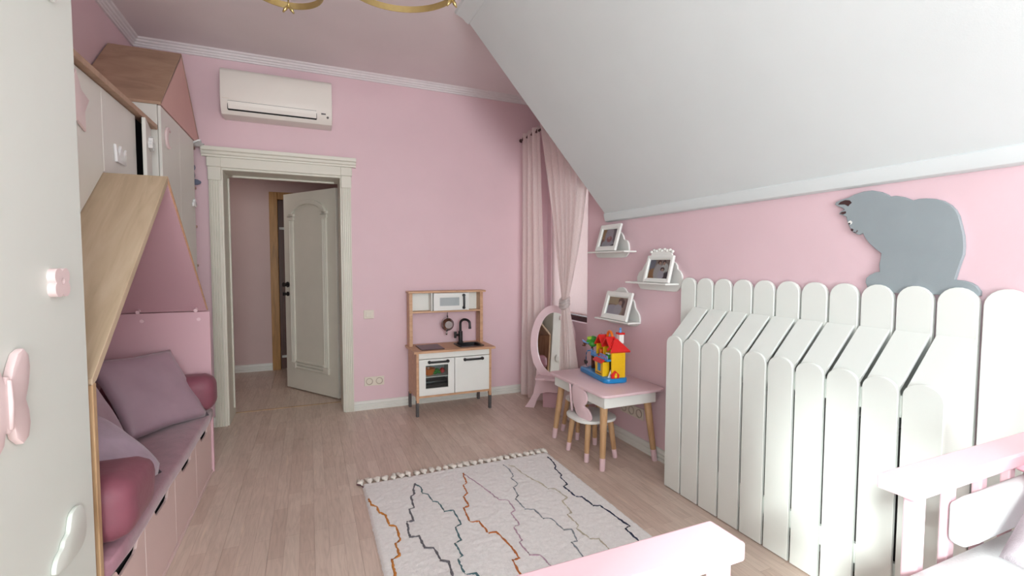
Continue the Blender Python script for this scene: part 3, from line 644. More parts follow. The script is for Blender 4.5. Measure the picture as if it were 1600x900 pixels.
# ================================================================== SWITCH AND OUTLETS
sw = thing('light_switch', 'single beige light switch on the pink wall right of the door', 'switch', (0.495, YB, 0.885))
bm = BM(); box(bm, 0.450, 0.540, YB-0.010, YB, 0.845, 0.925, 0.004, 2); obj('plate', bm, 'outlet', sw)
bm = BM(); box(bm, 0.468, 0.522, YB-0.015, YB-0.009, 0.860, 0.910, 0.003, 2); obj('rocker', bm, 'outlet', sw)
bm = BM(); cyl(bm, (0.495, YB-0.018, 0.885), (0.495, YB-0.012, 0.885), 0.017, n=20); obj('knob', bm, 'outlet', sw, smooth='auto')
def outlet_unit(name, label, pos, n, axis, group):
    t = thing(name, label, 'outlet', pos, group=group); px, py, pz = pos; L_ = 0.089*n
    def B(u0, u1, d0, d1, z0, z1, bev=0.0):
        bm = BM()
        if axis == 'y': box(bm, px+u0, px+u1, py-d1, py-d0, z0, z1, bev, 2)
        else: box(bm, px-d1, px-d0, py+u0, py+u1, z0, z1, bev, 2)
        return bm
    obj('plate', B(-L_/2, L_/2, 0, 0.010, pz-0.042, pz+0.042, 0.004), 'outlet', t)
    for i in range(n):
        u = -L_/2+0.089*(i+0.5)
        bm = BM(); pr = [(0.032, 0.0), (0.032, 0.015), (0.026, 0.015), (0.022, 0.004), (0.0005, 0.004)]
        if axis == 'y': lathe(bm, [(r, -h) for r, h in pr], (px+u, py, pz), 'y', 24)
        else: lathe(bm, [(r, -h) for r, h in pr], (px, py+u, pz), 'x', 24)
        s = obj('socket', bm, 'socket', t, smooth='auto')
        bm = BM()
        for q in (-0.009, 0.009):
            if axis == 'y': cyl(bm, (px+u+q, py-0.005, pz), (px+u+q, py-0.0042, pz), 0.0035, n=10)
            else: cyl(bm, (px-0.005, py+u+q, pz), (px-0.0042, py+u+q, pz), 0.0035, n=10)
        obj('pin_holes', bm, 'dark', s, label='dark pin holes')
    return t
outlet_unit('wall_outlet', 'double beige outlet low on the pink wall beside the play kitchen', (0.537, YB, 0.262), 2, 'y', 'wall outlets')
outlet_unit('wall_outlet', 'row of three beige outlets low on the right wall under the table', (XR, 2.83, 0.262), 3, 'x', 'wall outlets')

# ================================================================== PLAY KITCHEN
pk = thing('play_kitchen', 'wooden toy kitchen with white doors against the pink back wall', 'toy kitchen', (1.19, 4.25, 0))
kx0, kx1, ky0, ky1 = 0.845, 1.545, 4.075, 4.435
for sx in (kx0, kx1-0.022):
    bm = BM(); prism(bm, [(ky0, 0.125), (ky0+0.03, 0.125), (ky0+0.05, 0.165), (ky1-0.05, 0.165), (ky1-0.03, 0.125), (ky1, 0.125), (ky1, 0.568), (ky0, 0.568)], 'x', sx, sx+0.022, 0.001); obj('side_panel', bm, 'birch', pk)
    for yy in (ky0+0.002, ky1-0.032):
        bm = BM(); box(bm, sx-0.003 if sx == kx0 else sx+0.001, sx+0.021 if sx == kx0 else sx+0.025, yy, yy+0.030, 0.0, 0.145, 0.002); obj('leg', bm, 'greyleg', pk, label='dark grey leg')
bm = BM(); box(bm, kx0+0.022, kx1-0.022, ky0+0.004, ky1, 0.165, 0.182); obj('bottom_board', bm, 'birch', pk)
bm = BM(); box(bm, kx0+0.022, kx1-0.022, ky1-0.008, ky1, 0.182, 0.568); obj('back_board', bm, 'white', pk)
bm = BM(); box(bm, 1.185, 1.195, ky0+0.02, ky1-0.008, 0.182, 0.510); obj('divider', bm, 'white', pk)
bm = BM(); box(bm, kx0+0.022, kx1-0.022, ky0-0.004, ky0+0.012, 0.512, 0.567, 0.002); obj('front_rail', bm, 'white', pk)
# worktop with a real sink opening
wx0, wx1, wy0, wy1 = 0.818, 1.572, 4.035, 4.445
sx0, sx1, sy0, sy1 = 1.262, 1.482, 4.115, 4.325
bm = BM()
for q in ((wx0, sx0, wy0, wy1), (sx1, wx1, wy0, wy1), (sx0, sx1, wy0, sy0), (sx0, sx1, sy1, wy1)): box(bm, q[0], q[1], q[2], q[3], 0.568, 0.586)
obj('worktop', bm, 'birch', pk)
rr = lambda x0, x1, y0, y1, r, n=5: [p for cx, cy, a in ((x1-r, y1-r, 0), (x0+r, y1-r, 90), (x0+r, y0+r, 180), (x1-r, y0+r, 270)) for p in circle(cx, cy, r, r, a, a+90, n, True)]
bm = BM(); ring(bm, rr(sx0-0.012, sx1+0.012, sy0-0.012, sy1+0.012, 0.03), rr(sx0+0.012, sx1-0.012, sy0+0.012, sy1-0.012, 0.03), 'z', 0.5865, 0.5935)
ring(bm, rr(sx0+0.004, sx1-0.004, sy0+0.004, sy1-0.004, 0.03), rr(sx0+0.012, sx1-0.012, sy0+0.012, sy1-0.012, 0.03), 'z', 0.515, 0.587); prism(bm, rr(sx0+0.006, sx1-0.006, sy0+0.006, sy1-0.006, 0.03), 'z', 0.512, 0.517)
snk = obj('sink', bm, 'black', pk, smooth='auto', label='black sink bowl')
bm = BM(); cyl(bm, (1.40, 4.21, 0.517), (1.40, 4.21, 0.521), 0.022, n=16); obj('drain', bm, 'steel', snk, smooth='auto')
bm = BM(); box(bm, 0.893, 1.103, 4.082, 4.345, 0.586, 0.594, 0.003); obj('hob', bm, 'hob', pk, label='dark brown hob plate')
tx, ty = 1.335, 4.365
bm = BM(); cyl(bm, (tx, ty, 0.586), (tx, ty, 0.60), 0.028, n=20); cyl(bm, (tx, ty, 0.60), (tx, ty, 0.70), 0.021, n=18)
arc = [(tx, ty, 0.69), (tx, ty, 0.76)] + [(tx+0.036*(1-math.cos(R(a_))), ty-0.036*(1-math.cos(R(a_))), 0.775+0.040*math.sin(R(a_))) for a_ in range(0, 181, 20)] + [(tx+0.072, ty-0.072, 0.745)]
tube(bm, arc, 0.012, 12); cyl(bm, (tx+0.072, ty-0.072, 0.728), (tx+0.072, ty-0.072, 0.748), 0.014, n=14)
fc = obj('faucet', bm, 'black', pk, smooth='auto', label='black faucet')
bm = BM(); cyl(bm, (tx, ty, 0.665), (tx-0.06, ty-0.03, 0.668), 0.012, n=12); cyl(bm, (tx-0.06, ty-0.03, 0.640), (tx-0.06, ty-0.03, 0.70), 0.013, n=12); obj('tap_handle', bm, 'black', fc, smooth='auto')
# doors
def bow_handle(parent, c0, c1, out):
    bm = BM(); c0, c1 = Vector(c0), Vector(c1); d = (c1-c0).normalized(); o_ = Vector(out)
    for c_ in (c0, c1): cyl(bm, c_, c_+o_*0.9, 0.014, n=16)
    tube(bm, [c0+o_, c0+d*0.02+o_*1.15, (c0+c1)/2+o_*1.2, c1-d*0.02+o_*1.15, c1+o_], 0.0095, 10)
    return obj('handle', bm, 'black', parent, smooth='auto', label='black bow handle')
ox0, ox1, oz0, oz1 = 0.868, 1.187, 0.186, 0.507
hx0, hx1, hz0, hz1 = 0.926, 1.130, 0.246, 0.452
bm = BM()
for q in ((ox0, hx0, oz0, oz1), (hx1, ox1, oz0, oz1), (hx0, hx1, oz0, hz0), (hx0, hx1, hz1, oz1)): box(bm, q[0], q[1], ky0-0.004, ky0+0.012, q[2], q[3])
od = obj('door', bm, 'white', pk, label='white oven door with a window')
bm = BM(); box(bm, hx0, hx1, ky0+0.003, ky0+0.005, hz0, hz1); obj('pane', bm, 'glass', od)
bow_handle(od, (0.958, ky0-0.004, 0.482), (1.125, ky0-0.004, 0.482), (0, -0.018, 0))
bm = BM(); box(bm, 1.193, 1.522, ky0-0.004, ky0+0.012, oz0, oz1, 0.002); cd = obj('door', bm, 'white', pk, label='plain white cupboard door')
bow_handle(cd, (1.285, ky0-0.004, 0.482), (1.452, ky0-0.004, 0.482), (0, -0.018, 0))
bm = BM(); box(bm, kx0+0.024, 1.184, ky0+0.03, ky1-0.01, 0.336, 0.344); obj('oven_shelf', bm, 'white', pk)
# upper unit
uy0, uy1 = 4.325, 4.440
for sx in (0.836, 1.522):
    bm = BM(); box(bm, sx, sx+0.030, uy0, uy1, 0.586, 1.078, 0.001); obj('upright', bm, 'birch', pk)
bm = BM(); box(bm, 0.826, 1.578, uy0-0.012, uy1, 1.078, 1.096, 0.002); obj('top_board', bm, 'birch', pk)
bm = BM(); box(bm, 0.866, 1.522, uy0, uy1, 0.893, 0.908, 0.001); obj('shelf', bm, 'birch', pk)
bm = BM(); box(bm, 0.866, 1.522, uy1-0.006, uy1, 0.908, 1.078); obj('shelf_back', bm, 'white', pk)
for sx in (1.040, 1.395):
    bm = BM(); box(bm, sx, sx+0.012, uy0-0.006, uy1-0.006, 0.908, 1.078, 0.001); obj('divider', bm, 'white', pk)
mx0, mx1, mz0, mz1 = 1.060, 1.392, 0.911, 1.074
bm = BM()
for q in ((mx0, mx0+0.060, mz0, mz1), (mx1-0.082, mx1, mz0, mz1), (mx0+0.060, mx1-0.082, mz0, mz0+0.042), (mx0+0.060, mx1-0.082, mz1-0.042, mz1)): box(bm, q[0], q[1], uy0-0.012, uy0+0.002, q[2], q[3])
mw = obj('door', bm, 'white', pk, label='white microwave door')
bm = BM(); box(bm, mx0+0.060, mx1-0.082, uy0-0.005, uy0-0.003, mz0+0.042, mz1-0.042); obj('pane', bm, mat('frosted_pane', (176, 184, 186), 0.2), mw)
bow_handle(mw, (mx1-0.040, uy0-0.012, mz0+0.022), (mx1-0.040, uy0-0.012, mz1-0.022), (0, -0.018, 0))
# toys in and on the kitchen
pan = thing('toy_saucepan', 'small steel toy saucepan hanging under the kitchen shelf', 'toy pan', (1.212, 4.385, 0.893))
bm = BM(); tube(bm, [(1.212, 4.385, 0.893), (1.212, 4.385, 0.855), (1.206, 4.372, 0.842), (1.212, 4.366, 0.852)], 0.003, 8); obj('hook', bm, 'brown_paint', pan, smooth=True)
bm = BM(); lathe(bm, [(0.001, 0.0), (0.036, 0.0), (0.040, 0.004), (0.058, 0.038), (0.062, 0.040), (0.062, 0.043), (0.055, 0.041), (0.036, 0.008), (0.001, 0.006)], (1.215, 4.350, 0.768), 'y', 28); obj('bowl', bm, 'steel', pan, smooth='auto')
bm = BM(); tube(bm, [(1.215, 4.388, 0.826), (1.214, 4.388, 0.845), (1.209, 4.386, 0.856)], 0.005, 8); tube(bm, [(1.208, 4.386, 0.712), (1.203, 4.384, 0.685), (1.201, 4.384, 0.668)], [0.007, 0.009, 0.008], 8); obj('handle', bm, 'steel', pan, smooth=True)
bm = BM(); lathe(bm, [(0.001, 0), (0.04, 0), (0.052, 0.02), (0.058, 0.055), (0.054, 0.055), (0.046, 0.02), (0.001, 0.008)], (0.985, 4.20, 0.345), 'z', 24); mono('toy_bowl', bm, 'orange', 'orange toy bowl behind the oven window', 'toy bowl', smooth='auto')
bm = BM()
for i in range(6): blob(bm, (1.055+0.022*math.cos(i), 4.19+0.02*math.sin(i*1.7), 0.362+0.008*(i % 3)), (0.022, 0.02, 0.016))
mono('toy_lettuce', bm, 'green', 'green toy lettuce behind the oven window', 'toy food', smooth=True)
bm = BM(); blob(bm, (1.105, 4.19, 0.372), (0.024, 0.024, 0.026)); cyl(bm, (1.105, 4.19, 0.396), (1.105, 4.19, 0.405), 0.003, n=8); mono('toy_tomato', bm, 'red', 'red toy tomato at the right behind the oven window', 'toy food', smooth=True)
bm = BM(); box(bm, 0.915, 1.150, 4.12, 4.33, 0.184, 0.300, 0.008, 2); box(bm, 0.930, 1.135, 4.112, 4.122, 0.262, 0.282, 0.004); mono('toy_basket', bm, 'black', 'black toy tray on the floor of the toy oven', 'toy tray', smooth='auto')
# ================================================================== RIGHT WALL: picket radiator cover, cat, shelves
rc = thing('radiator_cover', 'white picket-fence radiator cover along the right wall', 'radiator cover', (2.09, 1.53, 0))
FXF, FXB, PITCH, PW = 1.985, 2.178, 0.1365, 0.1235
Y0 = 2.219
def arch_top(y0, y1, z0, z1, rise, n=12):
    c = (y0+y1)/2; hw = (y1-y0)/2
    return [(y0, z0), (y1, z0)] + circle(c, z1-rise, hw, rise, 0, 180, n, True)
proto = proto_s = None
def share(proto, name, dy):
    o = proto.copy(); o.name = name; COL.objects.link(o); o.location.y += dy; return o
for i in range(10):
    dy = -i*PITCH
    if i == 0:
        bm = BM(); prism(bm, arch_top(Y0-PW, Y0, 0.004, 0.930, 0.052), 'x', FXF-0.016, FXF, 0.002); proto = obj('picket', bm, 'picket', rc, smooth='auto')
        bm = BM(); prism(bm, [(FXF+0.001, 0.884), (FXF+0.001, 0.902), (FXB-0.012, 1.088), (FXB-0.012, 1.070)], 'y', Y0-PW+0.003, Y0-0.003, 0.0015); proto_s = obj('slope_slat', bm, 'picket', rc)
    else:
        share(proto, 'picket', dy); share(proto_s, 'slope_slat', dy)
yend = Y0-9*PITCH-PW
bm = BM(); prism(bm, [(FXF, 0.004), (FXB-0.012, 0.004), (FXB-0.012, 1.068), (FXF, 0.882)], 'y', yend+0.002, yend+0.018, 0.001); obj('side_panel', bm, 'picket', rc)
bm = BM(); prism(bm, [(FXF, 0.004), (FXB-0.012, 0.004), (FXB-0.012, 1.068), (FXF, 0.882)], 'y', Y0-0.018, Y0-0.002, 0.001); obj('side_panel', bm, 'picket', rc)
for z0, z1 in ((0.79, 0.87), (0.155, 0.235)):
    bm = BM(); box(bm, FXF+0.0005, FXF+0.018, yend+0.02, Y0-0.02, z0, z1); obj('rail', bm, 'picket', rc)
BP, BW, BY = 0.1330, 0.1210, 2.322
for i in range(16):
    if i == 0:
        bm = BM(); prism(bm, arch_top(BY-BW, BY, 0.004, 1.268, 0.060), 'x', FXB-0.010, FXB+0.012, 0.002); proto = obj('back_picket', bm, 'picket', rc, smooth='auto')
    else: share(proto, 'back_picket', -i*BP)
rd = thing('radiator', 'dark radiator in the gaps behind the white pickets', 'radiator', (2.09, 1.53, 0.1))
for i in range(16):
    bm = BM(); box(bm, 2.045, 2.135, 0.93+i*0.075, 0.985+i*0.075, 0.12, 0.72, 0.01); obj('column', bm, 'greyleg', rd)
bm = BM()
for z in (0.15, 0.69): cyl(bm, (2.09, 0.91, z), (2.09, 2.13, z), 0.018, n=12)
obj('pipe', bm, 'greyleg', rd)
# cat
CAT=[(1.390,1.620),(1.385,1.631),(1.366,1.638),(1.333,1.644),(1.309,1.654),(1.272,1.662),(1.239,1.662),(1.207,1.652),(1.185,1.639),(1.172,1.628),(1.149,1.628),(1.124,1.620),(1.104,1.609),(1.093,1.602),(1.071,1.606),(1.048,1.605),(1.021,1.600),(0.994,1.589),(0.972,1.571),(0.957,1.552),(0.946,1.528),(0.937,1.491),(0.929,1.454),(0.926,1.418),(0.927,1.387),(0.936,1.351),(0.943,1.320),(0.948,1.295),(0.924,1.293),(0.903,1.286),(0.887,1.275),(0.875,1.256),(0.875,1.240),(1.057,1.236),(1.229,1.236),(1.240,1.251),(1.250,1.275),(1.248,1.293),(1.234,1.307),(1.213,1.318),(1.197,1.321),(1.200,1.351),(1.196,1.374),(1.194,1.397),(1.216,1.416),(1.242,1.441),(1.257,1.463),(1.269,1.486),(1.286,1.479),(1.303,1.488),(1.315,1.500),(1.326,1.522),(1.335,1.545),(1.339,1.562),(1.357,1.570),(1.371,1.576),(1.364,1.586),(1.347,1.594),(1.364,1.606),(1.380,1.613)]
ct = thing('cat_cutout', 'grey cut-out of a sitting cat looking down from the picket tops', 'wall decoration', (2.19, 1.13, 1.24))
bm = BM(); prism(bm, CAT, 'x', 2.180, 2.198, 0.0015); obj('body', bm, 'grey_paint', ct)
def cat_bit(name, pts, m, d, label): bm = BM(); prism(bm, pts, 'x', 2.180-d, 2.182); obj(name, bm, m, ct, label=label)
cat_bit('ear', [(1.375,1.618),(1.365,1.629),(1.344,1.635),(1.326,1.631),(1.317,1.620),(1.326,1.613),(1.331,1.606),(1.346,1.616)], 'brown_paint', 0.0015, 'brown inner ear')
cat_bit('ear', [(1.366,1.578),(1.357,1.584),(1.341,1.585),(1.340,1.577),(1.351,1.572)], 'brown_paint', 0.0015, 'brown inner ear')
cat_bit('eye', [(1.330,1.532),(1.328,1.540),(1.319,1.543),(1.312,1.536),(1.314,1.527),(1.322,1.525)], 'white', 0.0015, 'white eye')
cat_bit('pupil', [(1.328,1.530),(1.324,1.534),(1.318,1.531),(1.322,1.525)], 'black', 0.0025, 'black pupil')
cat_bit('nose', [(1.317,1.505),(1.312,1.508),(1.305,1.502),(1.309,1.496),(1.315,1.498)], 'brown_paint', 0.002, 'dark brown nose')
bm = BM(); tube(bm, [(2.1795, 1.303, 1.492), (2.1795, 1.297, 1.489), (2.1795, 1.292, 1.492), (2.1795, 1.290, 1.499)], 0.0018, 6); obj('mouth', bm, 'brown_paint', ct, label='dark brown mouth line')
# cloud shelves with photographs
def cloud_shelf(pts, ya, yb, z, label):
    t = thing('cloud_shelf', label, 'shelf', (XR, (ya+yb)/2, z), group='cloud shelves on the right wall')
    bm = BM(); prism(bm, smooth_close(pts, 3), 'x', XR-0.014, XR, 0.002); obj('cloud_back', bm, 'white', t, smooth='auto')
    bm = BM(); prism(bm, [(XR-0.012, ya-0.004), (XR-0.012, yb+0.004), (2.080, yb), (2.080, ya)], 'z', z-0.012, z, 0.002); obj('ledge', bm, 'white', t)
C1 = [(3.330,1.440),(3.315,1.418),(3.278,1.403),(3.11,1.401),(2.951,1.401),(2.909,1.416),(2.888,1.441),(2.886,1.475),(2.893,1.504),(2.911,1.527),(2.942,1.536),(2.955,1.559),(2.974,1.583),(3.005,1.603),(3.06,1.612),(3.12,1.60),(3.16,1.575),(3.20,1.575),(3.24,1.555),(3.255,1.525),(3.30,1.51),(3.33,1.48)]
C2 = [(2.785,1.247),(2.776,1.274),(2.756,1.298),(2.730,1.310),(2.700,1.350),(2.64,1.395),(2.57,1.408),(2.50,1.395),(2.47,1.375),(2.432,1.373),(2.402,1.362),(2.382,1.342),(2.375,1.318),(2.352,1.304),(2.335,1.274),(2.336,1.233),(2.354,1.198),(2.382,1.176),(2.411,1.171),(2.56,1.172),(2.723,1.173),(2.753,1.183),(2.772,1.209)]
C3 = [(3.18,0.95),(3.185,0.99),(3.17,1.03),(3.14,1.055),(3.12,1.10),(3.077,1.138),(3.035,1.149),(3.008,1.167),(2.968,1.175),(2.928,1.168),(2.901,1.144),(2.856,1.105),(2.818,1.078),(2.800,1.030),(2.767,0.996),(2.749,0.963),(2.752,0.923),(2.789,0.898),(2.832,0.891),(2.98,0.889),(3.12,0.892),(3.16,0.91)]
cloud_shelf(C1, 2.800, 3.283, 1.449, 'white cloud shelf highest on the wall, just below the end of the slope')
cloud_shelf(C2, 2.365, 2.780, 1.228, 'white cloud shelf nearest the picket fence, holding the family portrait')
cloud_shelf(C3, 2.740, 3.170, 0.932, 'lowest white cloud shelf, above the toy house')
def photo_frame(y, z, wd_, ht, fw, lean, label, base, blobs, xb=2.098, ornament=False, yaw=0):
    t = thing('photo_frame', label, 'photo frame', (xb, y, z+0.001), rot=(R(-lean), 0, R(-90+yaw)), group='framed photographs on the cloud shelves')
    bm = BM(); h = wd_/2
    def mould(x0, x1, z0, z1): box(bm, x0, x1, -0.016, 0.004, z0, z1, 0.005, 2)
    mould(-h, -h+fw, 0, ht); mould(h-fw, h, 0, ht); mould(-h+fw*0.9, h-fw*0.9, 0, fw); mould(-h+fw*0.9, h-fw*0.9, ht-fw, ht)
    obj('frame', bm, 'white', t, local=True)
    bm = BM()
    k = fw*0.7
    for q in ((-h+fw-0.004, -h+fw+0.006, k, ht-k), (h-fw-0.006, h-fw+0.004, k, ht-k), (-h+k, h-k, fw-0.004, fw+0.006), (-h+k, h-k, ht-fw-0.006, ht-fw+0.004)): box(bm, q[0], q[1], -0.010, 0.002, q[2], q[3], 0.002)
    obj('inner_lip', bm, 'white', t, local=True)
    iw, ih = wd_-2*fw, ht-2*fw
    bm = BM(); box(bm, -h+fw, h-fw, -0.002, 0.002, fw, ht-fw)
    obj('photograph', bm, print_mat('photo_print', base, [((u-0.5)*iw, fw+v*ih, a*iw, b_*ih, c_) for u, v, a, b_, c_ in blobs]), t, local=True)
    bm = BM(); box(bm, -h+fw, h-fw, -0.0065, -0.005, fw, ht-fw); obj('pane', bm, 'glass', t, local=True)
    bm = BM(); box(bm, -h*0.9, h*0.9, 0.003, 0.008, 0.01, ht-0.01); obj('backing', bm, 'brown', t, local=True)
    if ornament:
        bm = BM(); prism(bm, [(-h*0.75, ht-0.003), (h*0.85, ht-0.003)] + [(h*0.8*math.cos(R(a_)), ht+0.034*math.sin(R(a_))**0.6) for a_ in range(10, 171, 16)], 'y', -0.012, 0.004, 0.002)
        for q in range(9):
            u = -0.8+0.2*q; blob(bm, (h*u, -0.010, ht+0.018+0.016*math.cos(u*1.4)+0.006*(q % 2)), (0.014, 0.010, 0.011))
        obj('ornament', bm, 'white', t, local=True, smooth='auto', label='white floral crest')
    return t
photo_frame(3.052, 1.449, 0.262, 0.212, 0.032, 16, 'white framed photo of a swaddled newborn, on the highest cloud shelf', (150, 130, 138),
  [(0.12, 0.6, 0.16, 0.7, (190, 130, 70)), (0.1, 0.15, 0.12, 0.3, (120, 40, 40)), (0.5, 0.6, 0.28, 0.5, (208, 184, 192)), (0.5, 0.15, 0.42, 0.22, (196, 184, 192)), (0.9, 0.7, 0.16, 0.5, (140, 120, 126)), (0.55, 0.42, 0.17, 0.16, (176, 96, 96)), (0.52, 0.5, 0.07, 0.08, (214, 160, 150)), (0.9, 0.05, 0.2, 0.1, (60, 50, 60))])
photo_frame(2.472, 1.228, 0.250, 0.182, 0.022, 14, 'white framed family portrait with a floral crest, on the shelf nearest the pickets', (166, 138, 126),
  [(0.1, 0.8, 0.2, 0.6, (126, 122, 136)), (0.25, 0.2, 0.3, 0.35, (176, 116, 60)), (0.45, 0.35, 0.2, 0.42, (214, 196, 194)), (0.75, 0.5, 0.17, 0.3, (226, 214, 210)), (0.85, 0.1, 0.15, 0.3, (46, 34, 40)), (0.48, 0.84, 0.09, 0.1, (96, 52, 40)), (0.5, 0.79, 0.055, 0.08, (206, 156, 132)), (0.7, 0.85, 0.08, 0.09, (64, 40, 36)), (0.7, 0.78, 0.055, 0.08, (200, 148, 126)), (0.66, 0.5, 0.1, 0.1, (70, 40, 36)), (0.66, 0.45, 0.06, 0.08, (206, 156, 138)), (0.62, 0.22, 0.15, 0.2, (216, 196, 206))], ornament=True)
photo_frame(2.928, 0.932, 0.318, 0.215, 0.036, 16, 'white framed photo of a dark-haired girl in a pale dress, on the lowest cloud shelf', (196, 160, 142),
  [(0.25, 0.8, 0.5, 0.28, (206, 170, 128)), (0.15, 0.55, 0.3, 0.05, (170, 124, 90)), (0.65, 0.78, 0.15, 0.16, (110, 62, 40)), (0.77, 0.62, 0.08, 0.2, (84, 44, 36)), (0.3, 0.25, 0.42, 0.3, (204, 186, 198)), (0.55, 0.3, 0.2, 0.3, (216, 196, 204)), (0.62, 0.67, 0.08, 0.12, (216, 160, 136)), (0.9, 0.3, 0.12, 0.6, (186, 140, 128))], xb=2.094)

# ================================================================== TABLE, CHAIR, STOOL
def tipped_leg(t, p0, p1, r0, r1, tip):
    p0, p1 = Vector(p0), Vector(p1); d = (p1-p0); q = p1-d.normalized()*tip
    bm = BM(); cyl(bm, p0, q, r0, r1*1.03, 18); lg = obj('leg', bm, 'beech', t, smooth='auto', label='wooden leg')
    bm = BM(); cyl(bm, q, p1-d.normalized()*0.004, r1*1.05, r1, 18, True); cyl(bm, p1-d.normalized()*0.004, p1, r1, r1*0.8, 18); obj('leg_tip', bm, 'pink_lacquer', lg, smooth='auto', label='pink dipped tip')
tb = thing('kids_table', 'small kids table with pink top, white apron and wooden legs dipped pink', 'table', (1.94, 2.84, 0))
bm = BM(); prism(bm, rr(1.685, 2.188, 2.455, 3.215, 0.05, 6), 'z', 0.500, 0.518, 0.004, seg=2); obj('tabletop', bm, 'pink_lacquer', tb, smooth='auto')
bm = BM()
for q in ((1.722, 2.135, 2.500, 2.516), (1.722, 2.135, 3.150, 3.166), (1.722, 1.738, 2.516, 3.150), (2.119, 2.135, 2.516, 3.150)): box(bm, q[0], q[1], q[2], q[3], 0.421, 0.501, 0.0015)
obj('apron', bm, 'white', tb)
for a, b in (((1.752, 2.548, 0.44), (1.735, 2.535, 0.0)), ((2.098, 2.548, 0.44), (2.160, 2.530, 0.0)), ((1.762, 3.120, 0.44), (1.728, 3.180, 0.0)), ((2.098, 3.120, 0.44), (2.158, 3.180, 0.0))): tipped_leg(tb, a, b, 0.026, 0.0185, 0.085)
ch = thing('kids_chair', 'small white seat chair with pink butterfly back, tucked under the table', 'chair', (1.83, 2.81, 0))
bm = BM(); prism(bm, rr(1.664, 1.975, 2.645, 2.965, 0.115, 8), 'z', 0.268, 0.288, 0.004, seg=2); obj('seat', bm, 'white', ch, smooth='auto')
for a, b in (((1.735, 2.905, 0.27), (1.704, 2.925, 0)), ((1.738, 2.712, 0.27), (1.712, 2.690, 0)), ((1.912, 2.705, 0.27), (1.940, 2.680, 0)), ((1.912, 2.900, 0.27), (1.942, 2.938, 0))): tipped_leg(ch, a, b, 0.021, 0.0165, 0.062)
WG = [(0, .16), (.004, .2), (.022, .226), (.06, .238), (.10, .228), (.135, .202), (.153, .17), (.149, .135), (.132, .108), (.118, .094), (.150, .083), (.176, .058), (.188, .03), (.180, .010), (.155, 0), (.08, 0), (.04, .016), (.02, .055), (.005, .11)]
def wing_part(o, d):
    d = Vector(d).normalized(); up = Vector((-0.10, 0, 1)).normalized(); m = basis(Vector(o), d, up)
    bm = BM(); prism(bm, smooth_close(WG, 3), 'z', -0.0075, 0.0075, 0.003, seg=2, mx=m); obj('butterfly_wing', bm, 'pink_lacquer', ch, smooth='auto')
wing_part((1.703, 2.842, 0.285), (0.16, -0.98, 0)); wing_part((1.700, 2.856, 0.285), (0.46, 0.88, 0))
stl = thing('kids_stool', 'small stool with pink dipped legs pushed far under the table', 'stool', (1.985, 3.18, 0))
bm = BM(); prism(bm, rr(1.86, 2.11, 3.06, 3.31, 0.10, 8), 'z', 0.268, 0.288, 0.004, seg=2); obj('seat', bm, 'white', stl, smooth='auto')
for sx in (-1, 1):
    for sy in (-1, 1): tipped_leg(stl, (1.985+sx*0.085, 3.18+sy*0.085, 0.27), (1.985+sx*0.118, 3.18+sy*0.112, 0), 0.019, 0.0155, 0.058)

# ================================================================== TOY HOUSE (local frame: x into the house, y towards the far end)
th_ = thing('toy_house', 'bright plastic toy house with red roof and yellow walls on the pink table', 'toy house', (1.868, 2.705, 0.5185), rot=(0, 0, R(-7.5)))
def tp(name, bm, m, label=None, parent=None, smooth=False): return obj(name, bm, m, parent or th_, local=True, smooth=smooth, label=label)
bm = BM(); prism(bm, rr(0.0, 0.185, 0.0, 0.455, 0.045, 6), 'z', 0.0, 0.034, 0.007, seg=2); tp('base', bm, 'blue', 'blue base', smooth='auto')
bm = BM(); prism(bm, [(0.060, 0.034), (0.165, 0.034), (0.165, 0.228), (0.060, 0.228)], 'y', 0.022, 0.036, 0.001); ew = tp('end_wall', bm, 'yellow', 'yellow brick end wall')
bm = BM()
for r_ in range(11):
    z = 0.040+r_*0.0165
    for c_ in range(4):
        x0 = 0.062+c_*0.0262-(0.013 if r_ % 2 else 0); x1 = x0+0.0245; x0, x1 = max(x0, 0.061), min(x1, 0.164)
        if x1-x0 > 0.004: box(bm, x0, x1, 0.0200, 0.0225, z, z+0.0148, 0.0008)
tp('brickwork', bm, 'yellow', 'raised yellow bricks', ew).__setitem__('kind', 'stuff')
bm = BM(); prism(bm, [(0.080, 0.034), (0.165, 0.034), (0.165, 0.235), (0.112, 0.285), (0.080, 0.25)], 'y', 0.292, 0.304, 0.001); tp('end_wall', bm, 'yellow', 'yellow far end wall')
bm = BM(); box(bm, 0.153, 0.165, 0.036, 0.292, 0.034, 0.235); tp('back_wall', bm, 'yellow', 'yellow back wall')
bm = BM(); box(bm, 0.085, 0.153, 0.037, 0.292, 0.034, 0.150); tp('ground_floor', bm, 'black', 'ground floor block with the room shade painted black')  # solid block, black colour stands for shade inside the open room
bm = BM(); prism(bm, [(0.040, 0.034), (0.078, 0.034), (0.078, 0.120)], 'y', 0.040, 0.046); tp('ramp', bm, 'white', 'white corner piece')
bm = BM(); prism(bm, [(0.030, 0.036), (0.150, 0.036), (0.150, 0.345), (0.060, 0.345), (0.030, 0.30)], 'z', 0.148, 0.162, 0.002); bal = tp('balcony', bm, 'blue', 'blue upper floor')
bm = BM()
def rail_run(p, q, n):
    p, q = Vector(p), Vector(q)
    for zz in (0.163, 0.188): tube(bm, [p+Vector((0, 0, zz)), q+Vector((0, 0, zz))], 0.003, 6)
    for i in range(n+1): c = p.lerp(q, i/n); tube(bm, [c+Vector((0, 0, 0.162)), c+Vector((0, 0, 0.189))], 0.0028, 6)
rail_run((0.034, 0.040, 0), (0.034, 0.150, 0), 5); tp('railing', bm, 'skyblue', 'pale blue railing', bal, smooth='auto')
